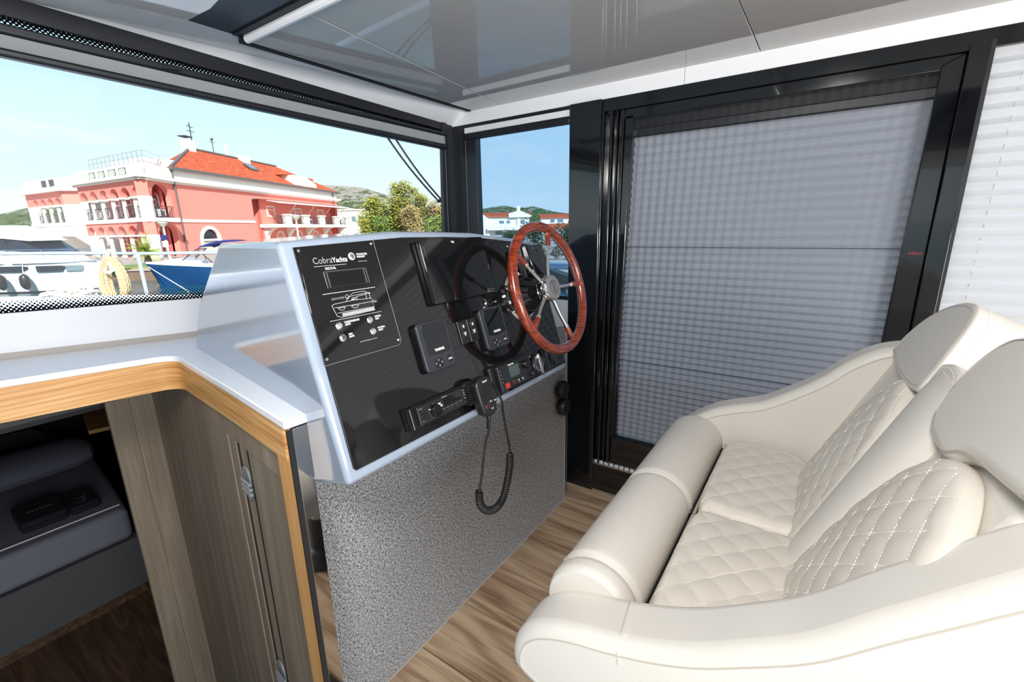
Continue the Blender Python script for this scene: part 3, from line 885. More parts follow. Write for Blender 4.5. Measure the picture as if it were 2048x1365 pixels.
def push(u, v, ring=False):
    b_ = MB().lathe([(0.0085, 0), (0.0085, 0.0012), (0.0072, 0.0022), (0.0066, 0.0014), (0.0066, 0.0012)], pf(u, v, H0), PN, 24).build('push_button', 'steel' if not ring else 'ring_white', cp)
    MB().lathe([(0.0058, 0.001), (0.0058, 0.0028), (0.0050, 0.0034)], pf(u, v, H0), PN, 20).build('button_cap', 'chrome', b_)
    MB().prism([(u - 0.0022, v - 0.0003), (u + 0.0022, v - 0.0003), (u + 0.0022, v + 0.0003), (u - 0.0022, v + 0.0003)], PF, H0 + 0.0034, H0 + 0.0037).build('mark', 'soft_black', b_, smooth=False)
push(0.134, -0.0415, True)
for u, v in ((0.055, -0.187), (0.135, -0.188), (0.056, -0.2135), (0.135, -0.2145)):
    push(u, v)
TF = (PO + PN * H0, X, PV, PN)
text('Cobra', TF, 0.037, -0.0520, 0.0195, 'print_grey', cp, squeeze=0.92)
text('Yachts', TF, 0.083, -0.0515, 0.0155, 'print', cp, weight=0.0003, squeeze=0.9)
text('VOLTAGE LEVEL\nBACKLIGHT', TF, 0.1475, -0.0395, 0.0056, 'print', cp, weight=0.0002, squeeze=0.72)
text('MULTI-VL', TF, 0.0605, -0.0660, 0.0072, 'print', cp, weight=0.0002, squeeze=0.85)
text('SEAMASTER', TF, 0.054, -0.1315, 0.0068, 'print_grey', cp, squeeze=0.9)
text('BOARD/STARBOARD\nLIGHTS', TF, 0.0695, -0.1835, 0.0054, 'print', cp, weight=0.0002, squeeze=0.75)
text('ANCHOR\nLIGHT', TF, 0.149, -0.1845, 0.0054, 'print', cp, weight=0.0002, squeeze=0.75)
text('DECK\nLIGHTS', TF, 0.0705, -0.2105, 0.0054, 'print', cp, weight=0.0002, squeeze=0.75)
text('PLATFORM\nLIGHTS', TF, 0.149, -0.2110, 0.0054, 'print', cp, weight=0.0002, squeeze=0.75)
text('Smart Energy Management Systems', TF, 0.0935, -0.2315, 0.0034, 'print_grey', cp, weight=0.0001, squeeze=0.95)
ln = MB()
def rule(pts, r=0.0004):
    ln.tube([pf(u, v, H0 + 0.0004) for u, v in pts], r, 4)
rule([(0.037, -0.0575), (0.115, -0.0575)]); rule([(0.148, -0.054), (0.172, -0.054)])
rule([(0.038, -0.1165), (0.173, -0.1165)], 0.0006); rule([(0.037, -0.174), (0.172, -0.174)])
# line drawing of the boat
rule([(0.052, -0.142), (0.058, -0.140), (0.105, -0.138), (0.155, -0.140), (0.155, -0.168), (0.065, -0.170), (0.057, -0.166), (0.052, -0.146), (0.052, -0.142)])
rule([(0.056, -0.148), (0.156, -0.148)]); rule([(0.060, -0.160), (0.156, -0.160)])
for k in range(4):
    rule([(0.070, -0.163 - 0.0016 * k), (0.154, -0.162 - 0.0016 * k)], 0.0005)
rule([(0.064, -0.150), (0.082, -0.150), (0.077, -0.155), (0.069, -0.155), (0.064, -0.150)]); rule([(0.097, -0.150), (0.117, -0.150), (0.112, -0.155), (0.102, -0.155), (0.097, -0.150)])
rule([(0.088, -0.138), (0.096, -0.129), (0.150, -0.126), (0.156, -0.128), (0.120, -0.131), (0.100, -0.138)])
rule([(0.103, -0.126), (0.110, -0.1225), (0.140, -0.1215), (0.148, -0.126)]); rule([(0.142, -0.128), (0.142, -0.140)]); rule([(0.152, -0.127), (0.152, -0.140)])
rule([(0.104, -0.137), (0.118, -0.137), (0.118, -0.133), (0.104, -0.133), (0.104, -0.137)])
rule([(0.155, -0.150), (0.168, -0.149)]); rule([(0.155, -0.146), (0.163, -0.146), (0.163, -0.151)])
rule([(0.096 + 0.0045 * math.cos(2 * PI * k / 12) - 0.002, -0.1285 + 0.0045 * math.sin(2 * PI * k / 12)) for k in range(13)])
ln.build('engraved_lines', 'print', cp, smooth=False)
lc = MB().prism(rrect(0.053, -0.106, 0.162, -0.0695, 0.003), PF, H0 - 0.001, H0 + 0.0012).build('display_bezel', 'black_plastic', cp, bevel=0.0008)
MB().prism(rrect(0.064, -0.1025, 0.150, -0.073, 0.001), PF, H0 + 0.0012, H0 + 0.0015).build('display', 'screen', lc, smooth=False)
bl_ = MB()
for pts in ([(0.054, -0.0705), (0.054, -0.1055)], [(0.0605, -0.0715), (0.0605, -0.104)], [(0.1545, -0.0715), (0.1545, -0.104)], [(0.054, -0.0702), (0.161, -0.0702)], [(0.161, -0.0705), (0.161, -0.1055)]):
    bl_.tube([pf(u, v, H0 + 0.0014) for u, v in pts], 0.0003, 4)
bl_.build('bezel_lines', 'print_grey', lc, smooth=False)

# large chart display
cd = thing('chart_display', 'large blank black chart display in the middle of the console', 'display', tuple(pf(0.47, -0.1, 0.0045)))
MB().prism(rrect(0.336, -0.184, 0.594, -0.016, 0.006), PF, 0.0045, 0.018).build('housing', 'black_plastic', cd, bevel=0.003)
MB().prism(rrect(0.333, -0.186, 0.597, -0.014, 0.006), PF, 0.018, 0.0235).build('bezel', 'black_gloss', cd, bevel=0.002)
MB().prism(rrect(0.345, -0.168, 0.572, -0.034, 0.001), PF, 0.0235, 0.0239).build('screen', 'screen', cd, smooth=False)
text('TFR', (PO + PN * 0.0239, X, PV, PN), 0.452, -0.0285, 0.0075, 'print', cd, weight=0.0003)
MB().tube([pf(u, v, 0.0240) for u, v in rrect(0.556, -0.181, 0.586, -0.173, 0.0035)], 0.0004, 4, closed=True).build('outline', 'print_grey', cd)
text('m:::', (PO + PN * 0.0239, X, PV, PN), 0.559, -0.1795, 0.006, 'print_grey', cd, weight=0.0002)
dts = MB()
for v in (-0.100, -0.106, -0.112):
    dts.sphere(pf(0.592, v, 0.0236), 0.0008, 6, 4)
dts.build('indicator', 'print', cd)

# two engine displays
def engine_display(u0, u1, v0, v1, label):
    e = thing('engine_display', label, 'display', tuple(pf((u0 + u1) / 2, (v0 + v1) / 2, 0.0045)), 'engine displays on the console')
    w = u1 - u0; hh = v1 - v0
    MB().prism(rrect(u0 + 0.004, v0 + 0.004, u1 - 0.004, v1 - 0.004, 0.010), PF, 0.0045, 0.012).build('back_case', 'black_plastic', e, bevel=0.002)
    MB().prism(rrect(u0, v0, u1, v1, 0.013, 6), PF, 0.012, 0.022).build('front_case', 'grey_satin', e, bevel=0.004, seg=3)
    su0, su1 = u0 + 0.15 * w, u1 - 0.10 * w
    scr = [(su0, v1 - 0.05 * hh), (su1, v1 - 0.05 * hh), (su1, v0 + 0.36 * hh)] + [(su1 - (su1 - su0) * t, v0 + 0.36 * hh - 0.05 * hh * math.sin(PI * t)) for t in (0.15, 0.3, 0.5, 0.7, 0.85)] + [(su0, v0 + 0.36 * hh)]
    MB().prism(scr, PF, 0.0222, 0.0230).build('screen', 'screen', e, bevel=0.0004)
    text('YANMAR', (PO + PN * 0.0230, X, PV, PN), (su0 + su1) / 2, v0 + 0.385 * hh, 0.0088, 'print', e, weight=0.0005, align='CENTER', squeeze=0.95)
    cu_, cv_ = u0 + 0.40 * w, v0 + 0.15 * hh
    p_ = MB().prism(rrect(cu_ - 0.016, cv_ - 0.011, cu_ + 0.016, cv_ + 0.011, 0.006), PF, 0.0222, 0.0235).build('direction_pad', 'black_plastic', e, bevel=0.0006)
    ar = MB()
    for du, dv, ang in ((0.0105, 0, 0), (-0.0105, 0, PI), (0, 0.007, PI / 2), (0, -0.007, -PI / 2)):
        ar.prism([(cu_ + du + 0.0022 * math.cos(ang + a), cv_ + dv + 0.0022 * math.sin(ang + a)) for a in (0, 2.1, 4.2)], PF, 0.0235, 0.0238)
    ar.build('arrows', 'print', p_, smooth=False)
    eb = MB().prism(circle(u0 + 0.78 * w, v0 + 0.165 * hh, 0.0095), PF, 0.0222, 0.0235).build('enter_button', 'black_plastic', e, bevel=0.0006)
    text('ENTER', (PO + PN * 0.0235, X, PV, PN), u0 + 0.78 * w, v0 + 0.165 * hh - 0.002, 0.0050, 'print', eb, weight=0.0003, align='CENTER', squeeze=0.9)
    return e
engine_display(0.246, 0.356, -0.350, -0.222, 'grey cased engine display, the left one below the chart display')
engine_display(0.494, 0.604, -0.350, -0.225, 'grey cased engine display, the right one beside the steering column')

# engine start buttons between them
sw = thing('start_panel', 'small black pair of engine start and stop key panels between the two engine displays', 'switch panel', tuple(pf(0.445, -0.275, 0.0045)))
MB().prism(rrect(0.365, -0.308, 0.400, -0.243, 0.003), PF, 0.0045, 0.009).build('blank', 'black_gloss', sw, bevel=0.001)
for u0 in (0.404, 0.444):
    k_ = MB().prism(rrect(u0, -0.308, u0 + 0.038, -0.243, 0.002), PF, 0.0045, 0.0105).build('key_panel', 'black_plastic', sw, bevel=0.001)
    MB().bar(pf(u0 + 0.001, -0.307, 0.0105), pf(u0 + 0.001, -0.244, 0.0105), 0.0006, 0.0006).build('bright_edge', 'print_grey', k_)
    for i, v in enumerate((-0.260, -0.2805)):
        MB().prism(rrect(u0 + 0.012, v - 0.008, u0 + 0.030, v + 0.008, 0.002), PF, 0.0105, 0.0120).build('key', 'grey_satin', k_, bevel=0.0006)
        mk = MB()
        if i == 0:
            mk.prism(circle(u0 + 0.021, v, 0.0033, 10), PF, 0.0120, 0.0124).prism(rrect(u0 + 0.0202, v, u0 + 0.0218, v + 0.0055, 0.0003, 1), PF, 0.0120, 0.0124)
        else:
            mk.prism(rrect(u0 + 0.0165, v + 0.001, u0 + 0.0255, v + 0.0045, 0.0003, 1), PF, 0.0120, 0.0124).prism(rrect(u0 + 0.0185, v - 0.0045, u0 + 0.0235, v, 0.0003, 1), PF, 0.0120, 0.0124)
        mk.build('key_mark', 'print', k_, smooth=False)
    MB().prism(rrect(u0 + 0.013, -0.300, u0 + 0.029, -0.293, 0.001), PF, 0.0100, 0.0108).build('slot', 'soft_black', k_, smooth=False)

# car stereo
rd = thing('car_stereo', 'black car stereo with a round volume knob at the lower edge of the console', 'stereo', tuple(pf(0.26, -0.435, 0.0045)))
MB().prism(rrect(0.158, -0.462, 0.364, -0.409, 0.004), PF, 0.0045, 0.016).build('surround', 'black_plastic', rd, bevel=0.002)
MB().prism(rrect(0.178, -0.459, 0.350, -0.412, 0.003), PF, 0.016, 0.026).build('front', 'black_satin', rd, bevel=0.002)
MB().prism(rrect(0.156, -0.463, 0.170, -0.408, 0.003), PF, 0.016, 0.024).build('end_cap', 'black_gloss', rd, bevel=0.003)
MB().prism(rrect(0.262, -0.438, 0.330, -0.418, 0.001), PF, 0.026, 0.0266).build('display', 'screen', rd, bevel=0.0003)
MB().lathe([(0.0165, 0), (0.0165, 0.004), (0.0150, 0.0055), (0.0150, 0.014), (0.013, 0.0165)], pf(0.226, -0.436, 0.026), PN, 32).build('volume_knob', 'black_gloss', rd)
MB().tube([pf(0.226 + 0.0168 * math.cos(2 * PI * k / 32), -0.436 + 0.0168 * math.sin(2 * PI * k / 32), 0.0272) for k in range(32)], 0.0007, 5, closed=True).build('knob_ring', 'steel', rd)
RF = (PO + PN * 0.0266, X, PV, PN)
text('Pioneer', RF, 0.262, -0.4165, 0.0058, 'print_grey', rd, weight=0.0001)
text('MIX\nTRAX', RF, 0.2445, -0.4285, 0.0058, 'print', rd, weight=0.0005, squeeze=0.9)
text('MULTI', RF, 0.182, -0.4205, 0.0042, 'print_grey', rd)
text('SRC', RF, 0.184, -0.4510, 0.0042, 'print_grey', rd)
for k in range(6):
    kb = MB().prism(rrect(0.252 + 0.0155 * k, -0.4530, 0.266 + 0.0155 * k, -0.4465, 0.001), PF, 0.026, 0.0275).build('preset_key', 'black_plastic', rd, bevel=0.0005)
    text(str(k + 1), (PO + PN * 0.0275, X, PV, PN), 0.258 + 0.0155 * k, -0.4515, 0.0042, 'print_grey', kb)
bt = MB()
for k in range(3):
    bt.prism(rrect(0.181, -0.432 - 0.0085 * k, 0.196, -0.4255 - 0.0085 * k, 0.001), PF, 0.026, 0.0275)
bt.build('side_keys', 'black_plastic', rd, bevel=0.0004)
mk = MB()
for k in range(5):
    mk.prism(rrect(0.254 + 0.016 * k, -0.4440, 0.264 + 0.016 * k, -0.4432, 0.0002, 1), PF, 0.0266, 0.0269)
for v in (-0.421, -0.427, -0.433, -0.441):
    mk.prism(rrect(0.339, v - 0.001, 0.345, v + 0.0008, 0.0002, 1), PF, 0.0266, 0.0269)
mk.build('printed_marks', 'print_grey', rd, smooth=False)

# VHF radio
vh = thing('marine_radio', 'black marine radio with a small grey screen and red distress key beside the hand microphone', 'radio', tuple(pf(0.58, -0.435, 0.0045)))
MB().prism(rrect(0.474, -0.480, 0.672, -0.396, 0.004), PF, 0.0045, 0.018).build('surround', 'black_plastic', vh, bevel=0.003)
MB().prism(rrect(0.496, -0.476, 0.668, -0.400, 0.003), PF, 0.018, 0.031).build('front', 'black_satin', vh, bevel=0.004)
VF = (PO + PN * 0.0312, X, PV, PN)
MB().prism(rrect(0.548, -0.446, 0.600, -0.413, 0.001), PF, 0.031, 0.0315).build('screen', 'lcd', vh, smooth=False)
text('Raymarine', VF, 0.548, -0.4095, 0.0072, 'print', vh, weight=0.0003, squeeze=0.95)
MB().lathe([(0.0135, 0), (0.0135, 0.012), (0.011, 0.0155)], pf(0.629, -0.425, 0.031), PN, 28).build('volume_knob', 'black_gloss', vh)
MB().lathe([(0.0085, 0), (0.0085, 0.010), (0.007, 0.012)], pf(0.655, -0.462, 0.031), PN, 24).build('squelch_knob', 'black_plastic', vh)
MB().prism(rrect(0.514, -0.471, 0.534, -0.455, 0.001), PF, 0.031, 0.0325).build('distress_key', 'red_plastic', vh, bevel=0.0004)
dk = MB().prism(rrect(0.548, -0.470, 0.566, -0.453, 0.001), PF, 0.031, 0.0325).build('key', 'black_plastic', vh, bevel=0.0004)
MB().tube([pf(0.557 + 0.0045 * math.cos(a), -0.4615 + 0.0045 * math.sin(a), 0.0328) for a in [k * 0.5 for k in range(10)]], 0.0006, 4).build('mark', 'red_plastic', dk)
for u in (0.574, 0.596):
    dk = MB().prism(rrect(u, -0.470, u + 0.016, -0.455, 0.001), PF, 0.031, 0.0325).build('key', 'black_plastic', vh, bevel=0.0004)
    MB().prism(rrect(u + 0.004, -0.463, u + 0.011, -0.460, 0.0003, 1), PF, 0.0325, 0.0328).prism(rrect(u + 0.007, -0.468, u + 0.012, -0.4665, 0.0003, 1), PF, 0.0325, 0.0328).build('mark', 'print', dk, smooth=False)
sp_ = MB()
for k in range(4):
    sp_.sphere(pf(0.506, -0.416 - 0.011 * k, 0.0312), 0.0009, 6, 4)
sp_.build('printed_marks', 'print', vh)

# battery selector and end switches
rs = thing('thruster_selector', 'round black selector with a silver pointer to the right of the marine radio', 'switch', tuple(pf(0.735, -0.45, 0.0045)))
MB().lathe([(0.033, 0), (0.033, 0.008), (0.029, 0.012)], pf(0.735, -0.448, 0.0045), PN, 36).build('dial', 'black_plastic', rs)
MB().tube([pf(0.735 + 0.0235 * math.cos(2 * PI * k / 36), -0.448 + 0.0235 * math.sin(2 * PI * k / 36), 0.0170) for k in range(36)], 0.0011, 5, closed=True).build('ring', 'steel', rs)
MB().prism([(0.7310, -0.420), (0.7350, -0.412), (0.7390, -0.420), (0.7420, -0.440), (0.7440, -0.482), (0.7300, -0.482), (0.7280, -0.440)], PF, 0.0165, 0.024).build('pointer', 'steel', rs, bevel=0.0012)
es_ = thing('rocker_switch_panel', 'two narrow black rocker switches at the right end of the console', 'switch panel', tuple(pf(0.82, -0.44, 0.0045)))
for u0, w in ((0.775, 0.034), (0.822, 0.036)):
    MB().prism(rrect(u0, -0.484, u0 + w, -0.408, 0.003), PF, 0.0045, 0.012).build('bezel', 'black_plastic', es_, bevel=0.0012)
    r_ = MB().loft([[pf(u, v, h) for v, h in ((-0.480, 0.010), (-0.412, 0.010), (-0.414, 0.021), (-0.446, 0.014), (-0.478, 0.022))] for u in (u0 + 0.005, u0 + w - 0.005)]).build('rocker', 'black_satin', es_, bevel=0.001)
    text('8\n0', (PO + PN * 0.0215, X, PV, PN), u0 + w * 0.5, -0.424, 0.007, 'print_grey', r_, align='CENTER')

# hand microphone with its coiled lead
mc = thing('hand_microphone', 'black hand microphone with a coiled lead hanging in front of the grey carpet', 'microphone', tuple(pf(0.40, -0.455, 0.03)))
MB().prism(rrect(0.352, -0.470, 0.392, -0.405, 0.012), PF, 0.0045, 0.024).build('clip', 'black_plastic', mc, bevel=0.004)
rb = MB()
for k in range(9):
    rb.prism(rrect(0.349, -0.414 - 0.006 * k - 0.0018, 0.362, -0.414 - 0.006 * k + 0.0018, 0.0012, 2), PF, 0.008, 0.036)
rb.build('clip_ribs', 'black_plastic', mc, bevel=0.0006)
shape = [(0.376, -0.500), (0.392, -0.512), (0.414, -0.512), (0.430, -0.500), (0.437, -0.470), (0.438, -0.430), (0.430, -0.410), (0.405, -0.402), (0.380, -0.408), (0.369, -0.428), (0.369, -0.470)]
shape = [(p.x, p.y) for p in spline([Vector((a, b_, 0)) for a, b_ in shape + shape[:1]], 3)[:-1]]
MB().prism(shape, PF, 0.020, 0.052).build('body', 'black_plastic', mc, bevel=0.008, seg=4)
gl = MB()
for k in range(5):
    gl.prism(rrect(0.384, -0.428 - 0.0075 * k, 0.424, -0.4255 - 0.0075 * k, 0.001, 2), PF, 0.0518, 0.0532)
gl.build('grille', 'soft_black', mc, bevel=0.0004)
text('Raymarine', (PO + PN * 0.0524, X, PV, PN), 0.4045, -0.4185, 0.0058, 'print', mc, weight=0.0003, align='CENTER', squeeze=0.85)
kp = MB().prism(rrect(0.396, -0.500, 0.418, -0.468, 0.008), PF, 0.0518, 0.0535).build('channel_keys', 'black_satin', mc, bevel=0.0008)
ar = MB()
for v, s_ in ((-0.474, 1), (-0.494, -1)):
    ar.tube([pf(0.4025, v - 0.002 * s_, 0.0538), pf(0.407, v + 0.002 * s_, 0.0538), pf(0.4115, v - 0.002 * s_, 0.0538)], 0.0008, 4)
ar.build('arrows', 'print', kp)
MB().tube([pf(0.3875 + 0.0042 * math.cos(a), -0.484 + 0.0042 * math.sin(a), 0.0525) for a in [k * 0.5 for k in range(11)]], 0.0009, 4).build('red_mark', 'red_plastic', mc)
MB().prism(rrect(0.423, -0.478, 0.430, -0.4755, 0.0003, 1), PF, 0.0518, 0.0526).build('white_mark', 'print', mc, smooth=False)
MB().lathe([(0.0042, 0), (0.0042, 0.004), (0.003, 0.006)], pf(0.436, -0.487, 0.045), Vector((0.9, -0.4, 0)), 14).build('screw', 'chrome', mc)
# lead: plain part down, coiled bight, plain part up to the radio
lead = [pf(0.402, -0.510, 0.036), Vector((0.914, 0.712, 0.965)), Vector((0.906, 0.72, 0.925)), Vector((0.893, 0.72, 0.877)), Vector((0.882, 0.72, 0.829)), Vector((0.868, 0.72, 0.790))]
MB().tube(spline(lead, 5), 0.0034, 8).build('lead', 'soft_black', mc)
sr = MB()
for k in range(4):
    sr.lathe([(0.0065 - 0.0006 * k, -0.0026), (0.0065 - 0.0006 * k, 0.0026)], Vector((0.9185 + 0.002 * k, 0.715 + 0.003 * k, 0.992 - 0.010 * k)), Vector((0.1, 0.2, -1)), 12)
sr.lathe([(0.0078, -0.010), (0.0068, 0.010)], pf(0.402, -0.5125, 0.036), -PV, 12)
sr.build('strain_relief', 'black_plastic', mc)
cpts = spline([Vector(p) for p in ((0.869, 0.72, 0.792), (0.869, 0.72, 0.768), (0.876, 0.72, 0.742), (0.903, 0.72, 0.712), (0.943, 0.72, 0.697), (0.979, 0.72, 0.709), (1.004, 0.72, 0.752), (1.018, 0.72, 0.795), (1.023, 0.72, 0.838))], 40)
cl = [0.0]
for i in range(1, len(cpts)):
    cl.append(cl[-1] + (cpts[i] - cpts[i - 1]).length)
turns = 44; hel = []; j = 0
for k in range(turns * 12 + 1):
    d_ = cl[-1] * k / (turns * 12)
    while j < len(cl) - 2 and cl[j + 1] < d_:
        j += 1
    f_ = (d_ - cl[j]) / max(cl[j + 1] - cl[j], 1e-9)
    p = cpts[j].lerp(cpts[j + 1], f_)
    t = (cpts[j + 1] - cpts[j]).normalized()
    n1 = t.cross(Y).normalized()
    a = 2 * PI * k / 12
    hel.append(p + n1 * (0.0088 * math.cos(a)) + Y * (0.0088 * math.sin(a)))
MB().tube(hel, 0.0032, 6).build('coil', 'soft_black', mc)
TAIL = [Vector((1.023, 0.72, 0.838)), Vector((1.019, 0.72, 0.868)), Vector((1.008, 0.72, 0.910)), Vector((0.989, 0.718, 0.984)), Vector((0.974, 0.712, 1.030)), pf(0.474, -0.440, 0.020)]
MB().tube(spline(TAIL, 5), 0.0034, 8).build('lead', 'soft_black', mc)

# engine stop knobs on the carpet under the console
for i, (x, z, lb) in enumerate(((1.955, 0.690, 'upper of two round black knobs under the right end of the console'), (1.968, 0.592, 'lower of two round black knobs under the right end of the console'))):
    kk = thing('engine_stop', lb, 'knob', (x, 1.07, z), 'round knobs under the console')
    MB().lathe([(0.020, 0.0), (0.020, 0.015), (0.046, 0.018), (0.046, 0.040), (0.040, 0.050)], (x, 1.070, z), (0, -1, 0), 28).build('grip', 'black_plastic', kk)
    MB().lathe([(0.033, 0.049), (0.030, 0.053)], (x, 1.070, z), (0, -1, 0), 24).build('cap', 'soft_black', kk)

# autopilot unit behind the wheel
ap = thing('autopilot_unit', 'black instrument with a hinged cover seen through the steering wheel', 'display', tuple(pf(0.85, -0.11, 0.0045)))
MB().prism(rrect(0.775, -0.190, 0.890, -0.052, 0.006), PF, 0.0045, 0.030).build('housing', 'black_plastic', ap, bevel=0.003)
MB().loft([[pf(u, v, h) for v, h in ((-0.166, 0.030), (-0.056, 0.030), (-0.056, 0.050), (-0.166, 0.062))] for u in (0.782, 0.886)]).build('cover', 'black_frame', ap, bevel=0.004)
MB().bar(pf(0.835, -0.162, 0.0616), pf(0.835, -0.060, 0.0508), 0.001, 0.001, PN).build('cover_line', 'soft_black', ap)
text('Raymarine', (PO + PN * 0.0515, X, PV, PN), 0.808, -0.070, 0.006, 'print_grey', ap)
for u, c_ in ((0.815, 'red_plastic'), (0.850, 'lcd')):
    MB().prism(rrect(u - 0.006, -0.182, u + 0.006, -0.175, 0.002), PF, 0.030, 0.032).build('key', c_, ap, bevel=0.0005)
ss = MB()
ss.lathe([(0.004, 0), (0.004, 0.002)], pf(0.744, -0.046, 0.0045), PN, 12)
ss.build('screw', 'chrome', console)

# ------------------------------------------------------------------ steering wheel
WC = Vector((1.2514, 0.7083, 1.3136))
wh = thing('steering_wheel', 'varnished mahogany steering wheel with five chrome spokes on the console', 'steering wheel', tuple(WC))
WF = (WC, X, PV, PN)
def wf(r, deg, h=0.0):
    a = math.radians(deg)
    return WC + X * (r * math.cos(a)) + PV * (r * math.sin(a)) + PN * h
RR = 0.197
rim = MB()
rings = []
for k in range(97):
    a = 2 * PI * k / 96
    c = WC + X * (RR * math.cos(a)) + PV * (RR * math.sin(a))
    e = X * math.cos(a) + PV * math.sin(a)
    rings.append([c + e * (0.0150 * math.cos(t)) + PN * (0.0150 * math.sin(t)) for t in [2 * PI * j / 18 for j in range(18)]])
rim.loft(rings, cap=False)
rim.build('rim', 'mahogany', wh)
MB().tube([WC + X * (0.1825 * math.cos(2 * PI * k / 72)) + PV * (0.1825 * math.sin(2 * PI * k / 72)) - PN * 0.002 for k in range(72)], 0.0016, 6, closed=True).build('rim_band', 'steel', wh)
for dg in (70, -2, -74, -146, 142):
    s_ = MB().tube([wf(0.025, dg, -0.010), wf(0.09, dg, -0.008), wf(0.142, dg, -0.002)], [0.0068, 0.0058, 0.0052], 12).build('spoke', 'chrome', wh)
    MB().tube([wf(0.130, dg, -0.003), wf(0.1315, dg, -0.003), wf(0.141, dg, -0.002), wf(0.1425, dg, -0.002)], [0.0072, 0.0085, 0.0085, 0.0072], 14).build('collar', 'chrome', s_)
    MB().tube([wf(0.142, dg, -0.002), wf(0.150, dg, -0.001), wf(0.188, dg, 0)], [0.0088, 0.0092, 0.0100], 14).build('wooden_socket', 'mahogany', s_)
hb = MB().lathe([(0.030, -0.042), (0.040, -0.030), (0.042, -0.010), (0.041, 0.002), (0.036, 0.008)], WC, PN, 40).build('hub', 'chrome', wh)
MB().lathe([(0.0385, 0.006), (0.0385, 0.010), (0.0370, 0.0115)], WC, PN, 40).build('hub_disc', 'hub_disc', hb)
em = MB()
em.tube([wf(0.022, 360 * k / 30, 0.0118) for k in range(30)], 0.0008, 4, closed=True)
for u in (-0.007, 0.0, 0.007):
    em.bar(WC + X * u - PV * 0.016 + PN * 0.0118, WC + X * u + PV * 0.013 + PN * 0.0118, 0.0008, 0.0012, PN)
em.tube([WC + X * u + PV * v + PN * 0.0118 for u, v in ((-0.012, 0.013), (-0.007, 0.018), (0.003, 0.015), (0.010, 0.017))], 0.0008, 4)
em.build('emblem', 'grey_satin', hb)
MB().lathe([(0.030, -0.040), (0.036, -0.055), (0.052, -0.080), (0.060, -0.118), (0.060, -0.127)], WC, PN, 36).build('column', 'black_gloss', wh)
MB().lathe([(0.0835, -0.1265), (0.0835, -0.121), (0.079, -0.116), (0.066, -0.115)], WC, PN, 48).build('flange', 'chrome', wh)
MB().lathe([(0.070, -0.118), (0.066, -0.100), (0.058, -0.085)], WC, PN, 40).build('boss', 'black_gloss', wh)
for k in range(6):
    MB().lathe([(0.0045, 0), (0.0045, 0.002), (0.003, 0.004)], wf(0.0765, 35 + 60 * k, -0.117), PN, 12).build('screw', 'steel', wh)

# ------------------------------------------------------------------ the double helm seat
seat = thing('helm_bench', 'ivory vinyl double helm seat with diamond stitching, roll front edge and curved arms', 'bench seat', (1.28, 0.0, 0.0))

def arm(name, x0, x1, prof, label=None):
    pts = [(p.y, p.z) for p in spline([Vector((0, a, b_)) for a, b_ in prof], 6)]
    poly = pts + [(-0.46, 0.95), (-0.43, 0.60), (-0.36, 0.44)]
    return MB().loft([[Vector((x, a, b_)) for a, b_ in poly] for x in (x0, x1)]).build(name, 'vinyl', seat, bevel=0.026, seg=5, angle=50, label=label), pts
near_prof = [(-0.10, 0.43), (0.20, 0.455), (0.37, 0.495), (0.43, 0.517), (0.462, 0.532), (0.480, 0.556), (0.479, 0.600), (0.462, 0.640), (0.432, 0.673), (0.388, 0.700), (0.330, 0.722), (0.276, 0.737), (0.220, 0.755), (0.165, 0.777), (0.110, 0.805), (0.050, 0.845), (-0.035, 0.908), (-0.110, 0.988), (-0.165, 1.045), (-0.210, 1.092), (-0.255, 1.135), (-0.32, 1.175), (-0.40, 1.175), (-0.45, 1.10)]
far_prof = [(-0.10, 0.43), (0.20, 0.455), (0.37, 0.50), (0.42, 0.54), (0.445, 0.60), (0.442, 0.655), (0.415, 0.703), (0.385, 0.733), (0.34, 0.768), (0.291, 0.798), (0.220, 0.827), (0.140, 0.856), (0.050, 0.915), (-0.028, 0.976), (-0.100, 1.048), (-0.172, 1.098), (-0.247, 1.120), (-0.32, 1.122), (-0.40, 1.11), (-0.45, 1.05)]
NX0, NX1, FX0, FX1 = 0.665, 0.795, 1.80, 1.925
na, npts = arm('near_arm', NX0, NX1, near_prof)
fa_, fpts = arm('far_arm', FX0, FX1, far_prof)
def edge_line(pts, x, inset, a, b_):
    """polyline along the arm profile, shifted towards the inside of the profile"""
    out = []
    for i in range(len(pts)):
        y, z = pts[i]
        if not (a <= i <= b_):
            continue
        y0, z0 = pts[max(i - 1, 0)]; y1, z1 = pts[min(i + 1, len(pts) - 1)]
        t = Vector((0, y1 - y0, z1 - z0)).normalized()
        n_ = Vector((0, t.z, -t.y))
        if n_.dot(Vector((0, -0.1 - y, 0.5 - z))) < 0:
            n_ = -n_
        out.append(Vector((x, y, z)) + n_ * inset)
    return out
MB().tube(edge_line(npts, NX0 - 0.0002, 0.028, 14, 126), 0.0014, 5).build('seam', 'seam', na)
dashes(edge_line(npts, NX0 + 0.0115, 0.0085, 14, 126), 0.007, 0.004, 0.0009).build('stitching', 'thread', na, smooth=False, kind='stuff')
dashes(edge_line(npts, NX1 - 0.010, 0.0092, 40, 126), 0.006, 0.004, 0.0008).build('stitching', 'thread', na, smooth=False, kind='stuff')
MB().tube(edge_line(fpts, FX0 - 0.0002, 0.028, 20, 110), 0.0013, 5).build('seam', 'seam', fa_)
dashes(edge_line(fpts, FX0 + 0.0105, 0.0085, 20, 110), 0.006, 0.004, 0.0009).build('stitching', 'thread', fa_, smooth=False, kind='stuff')
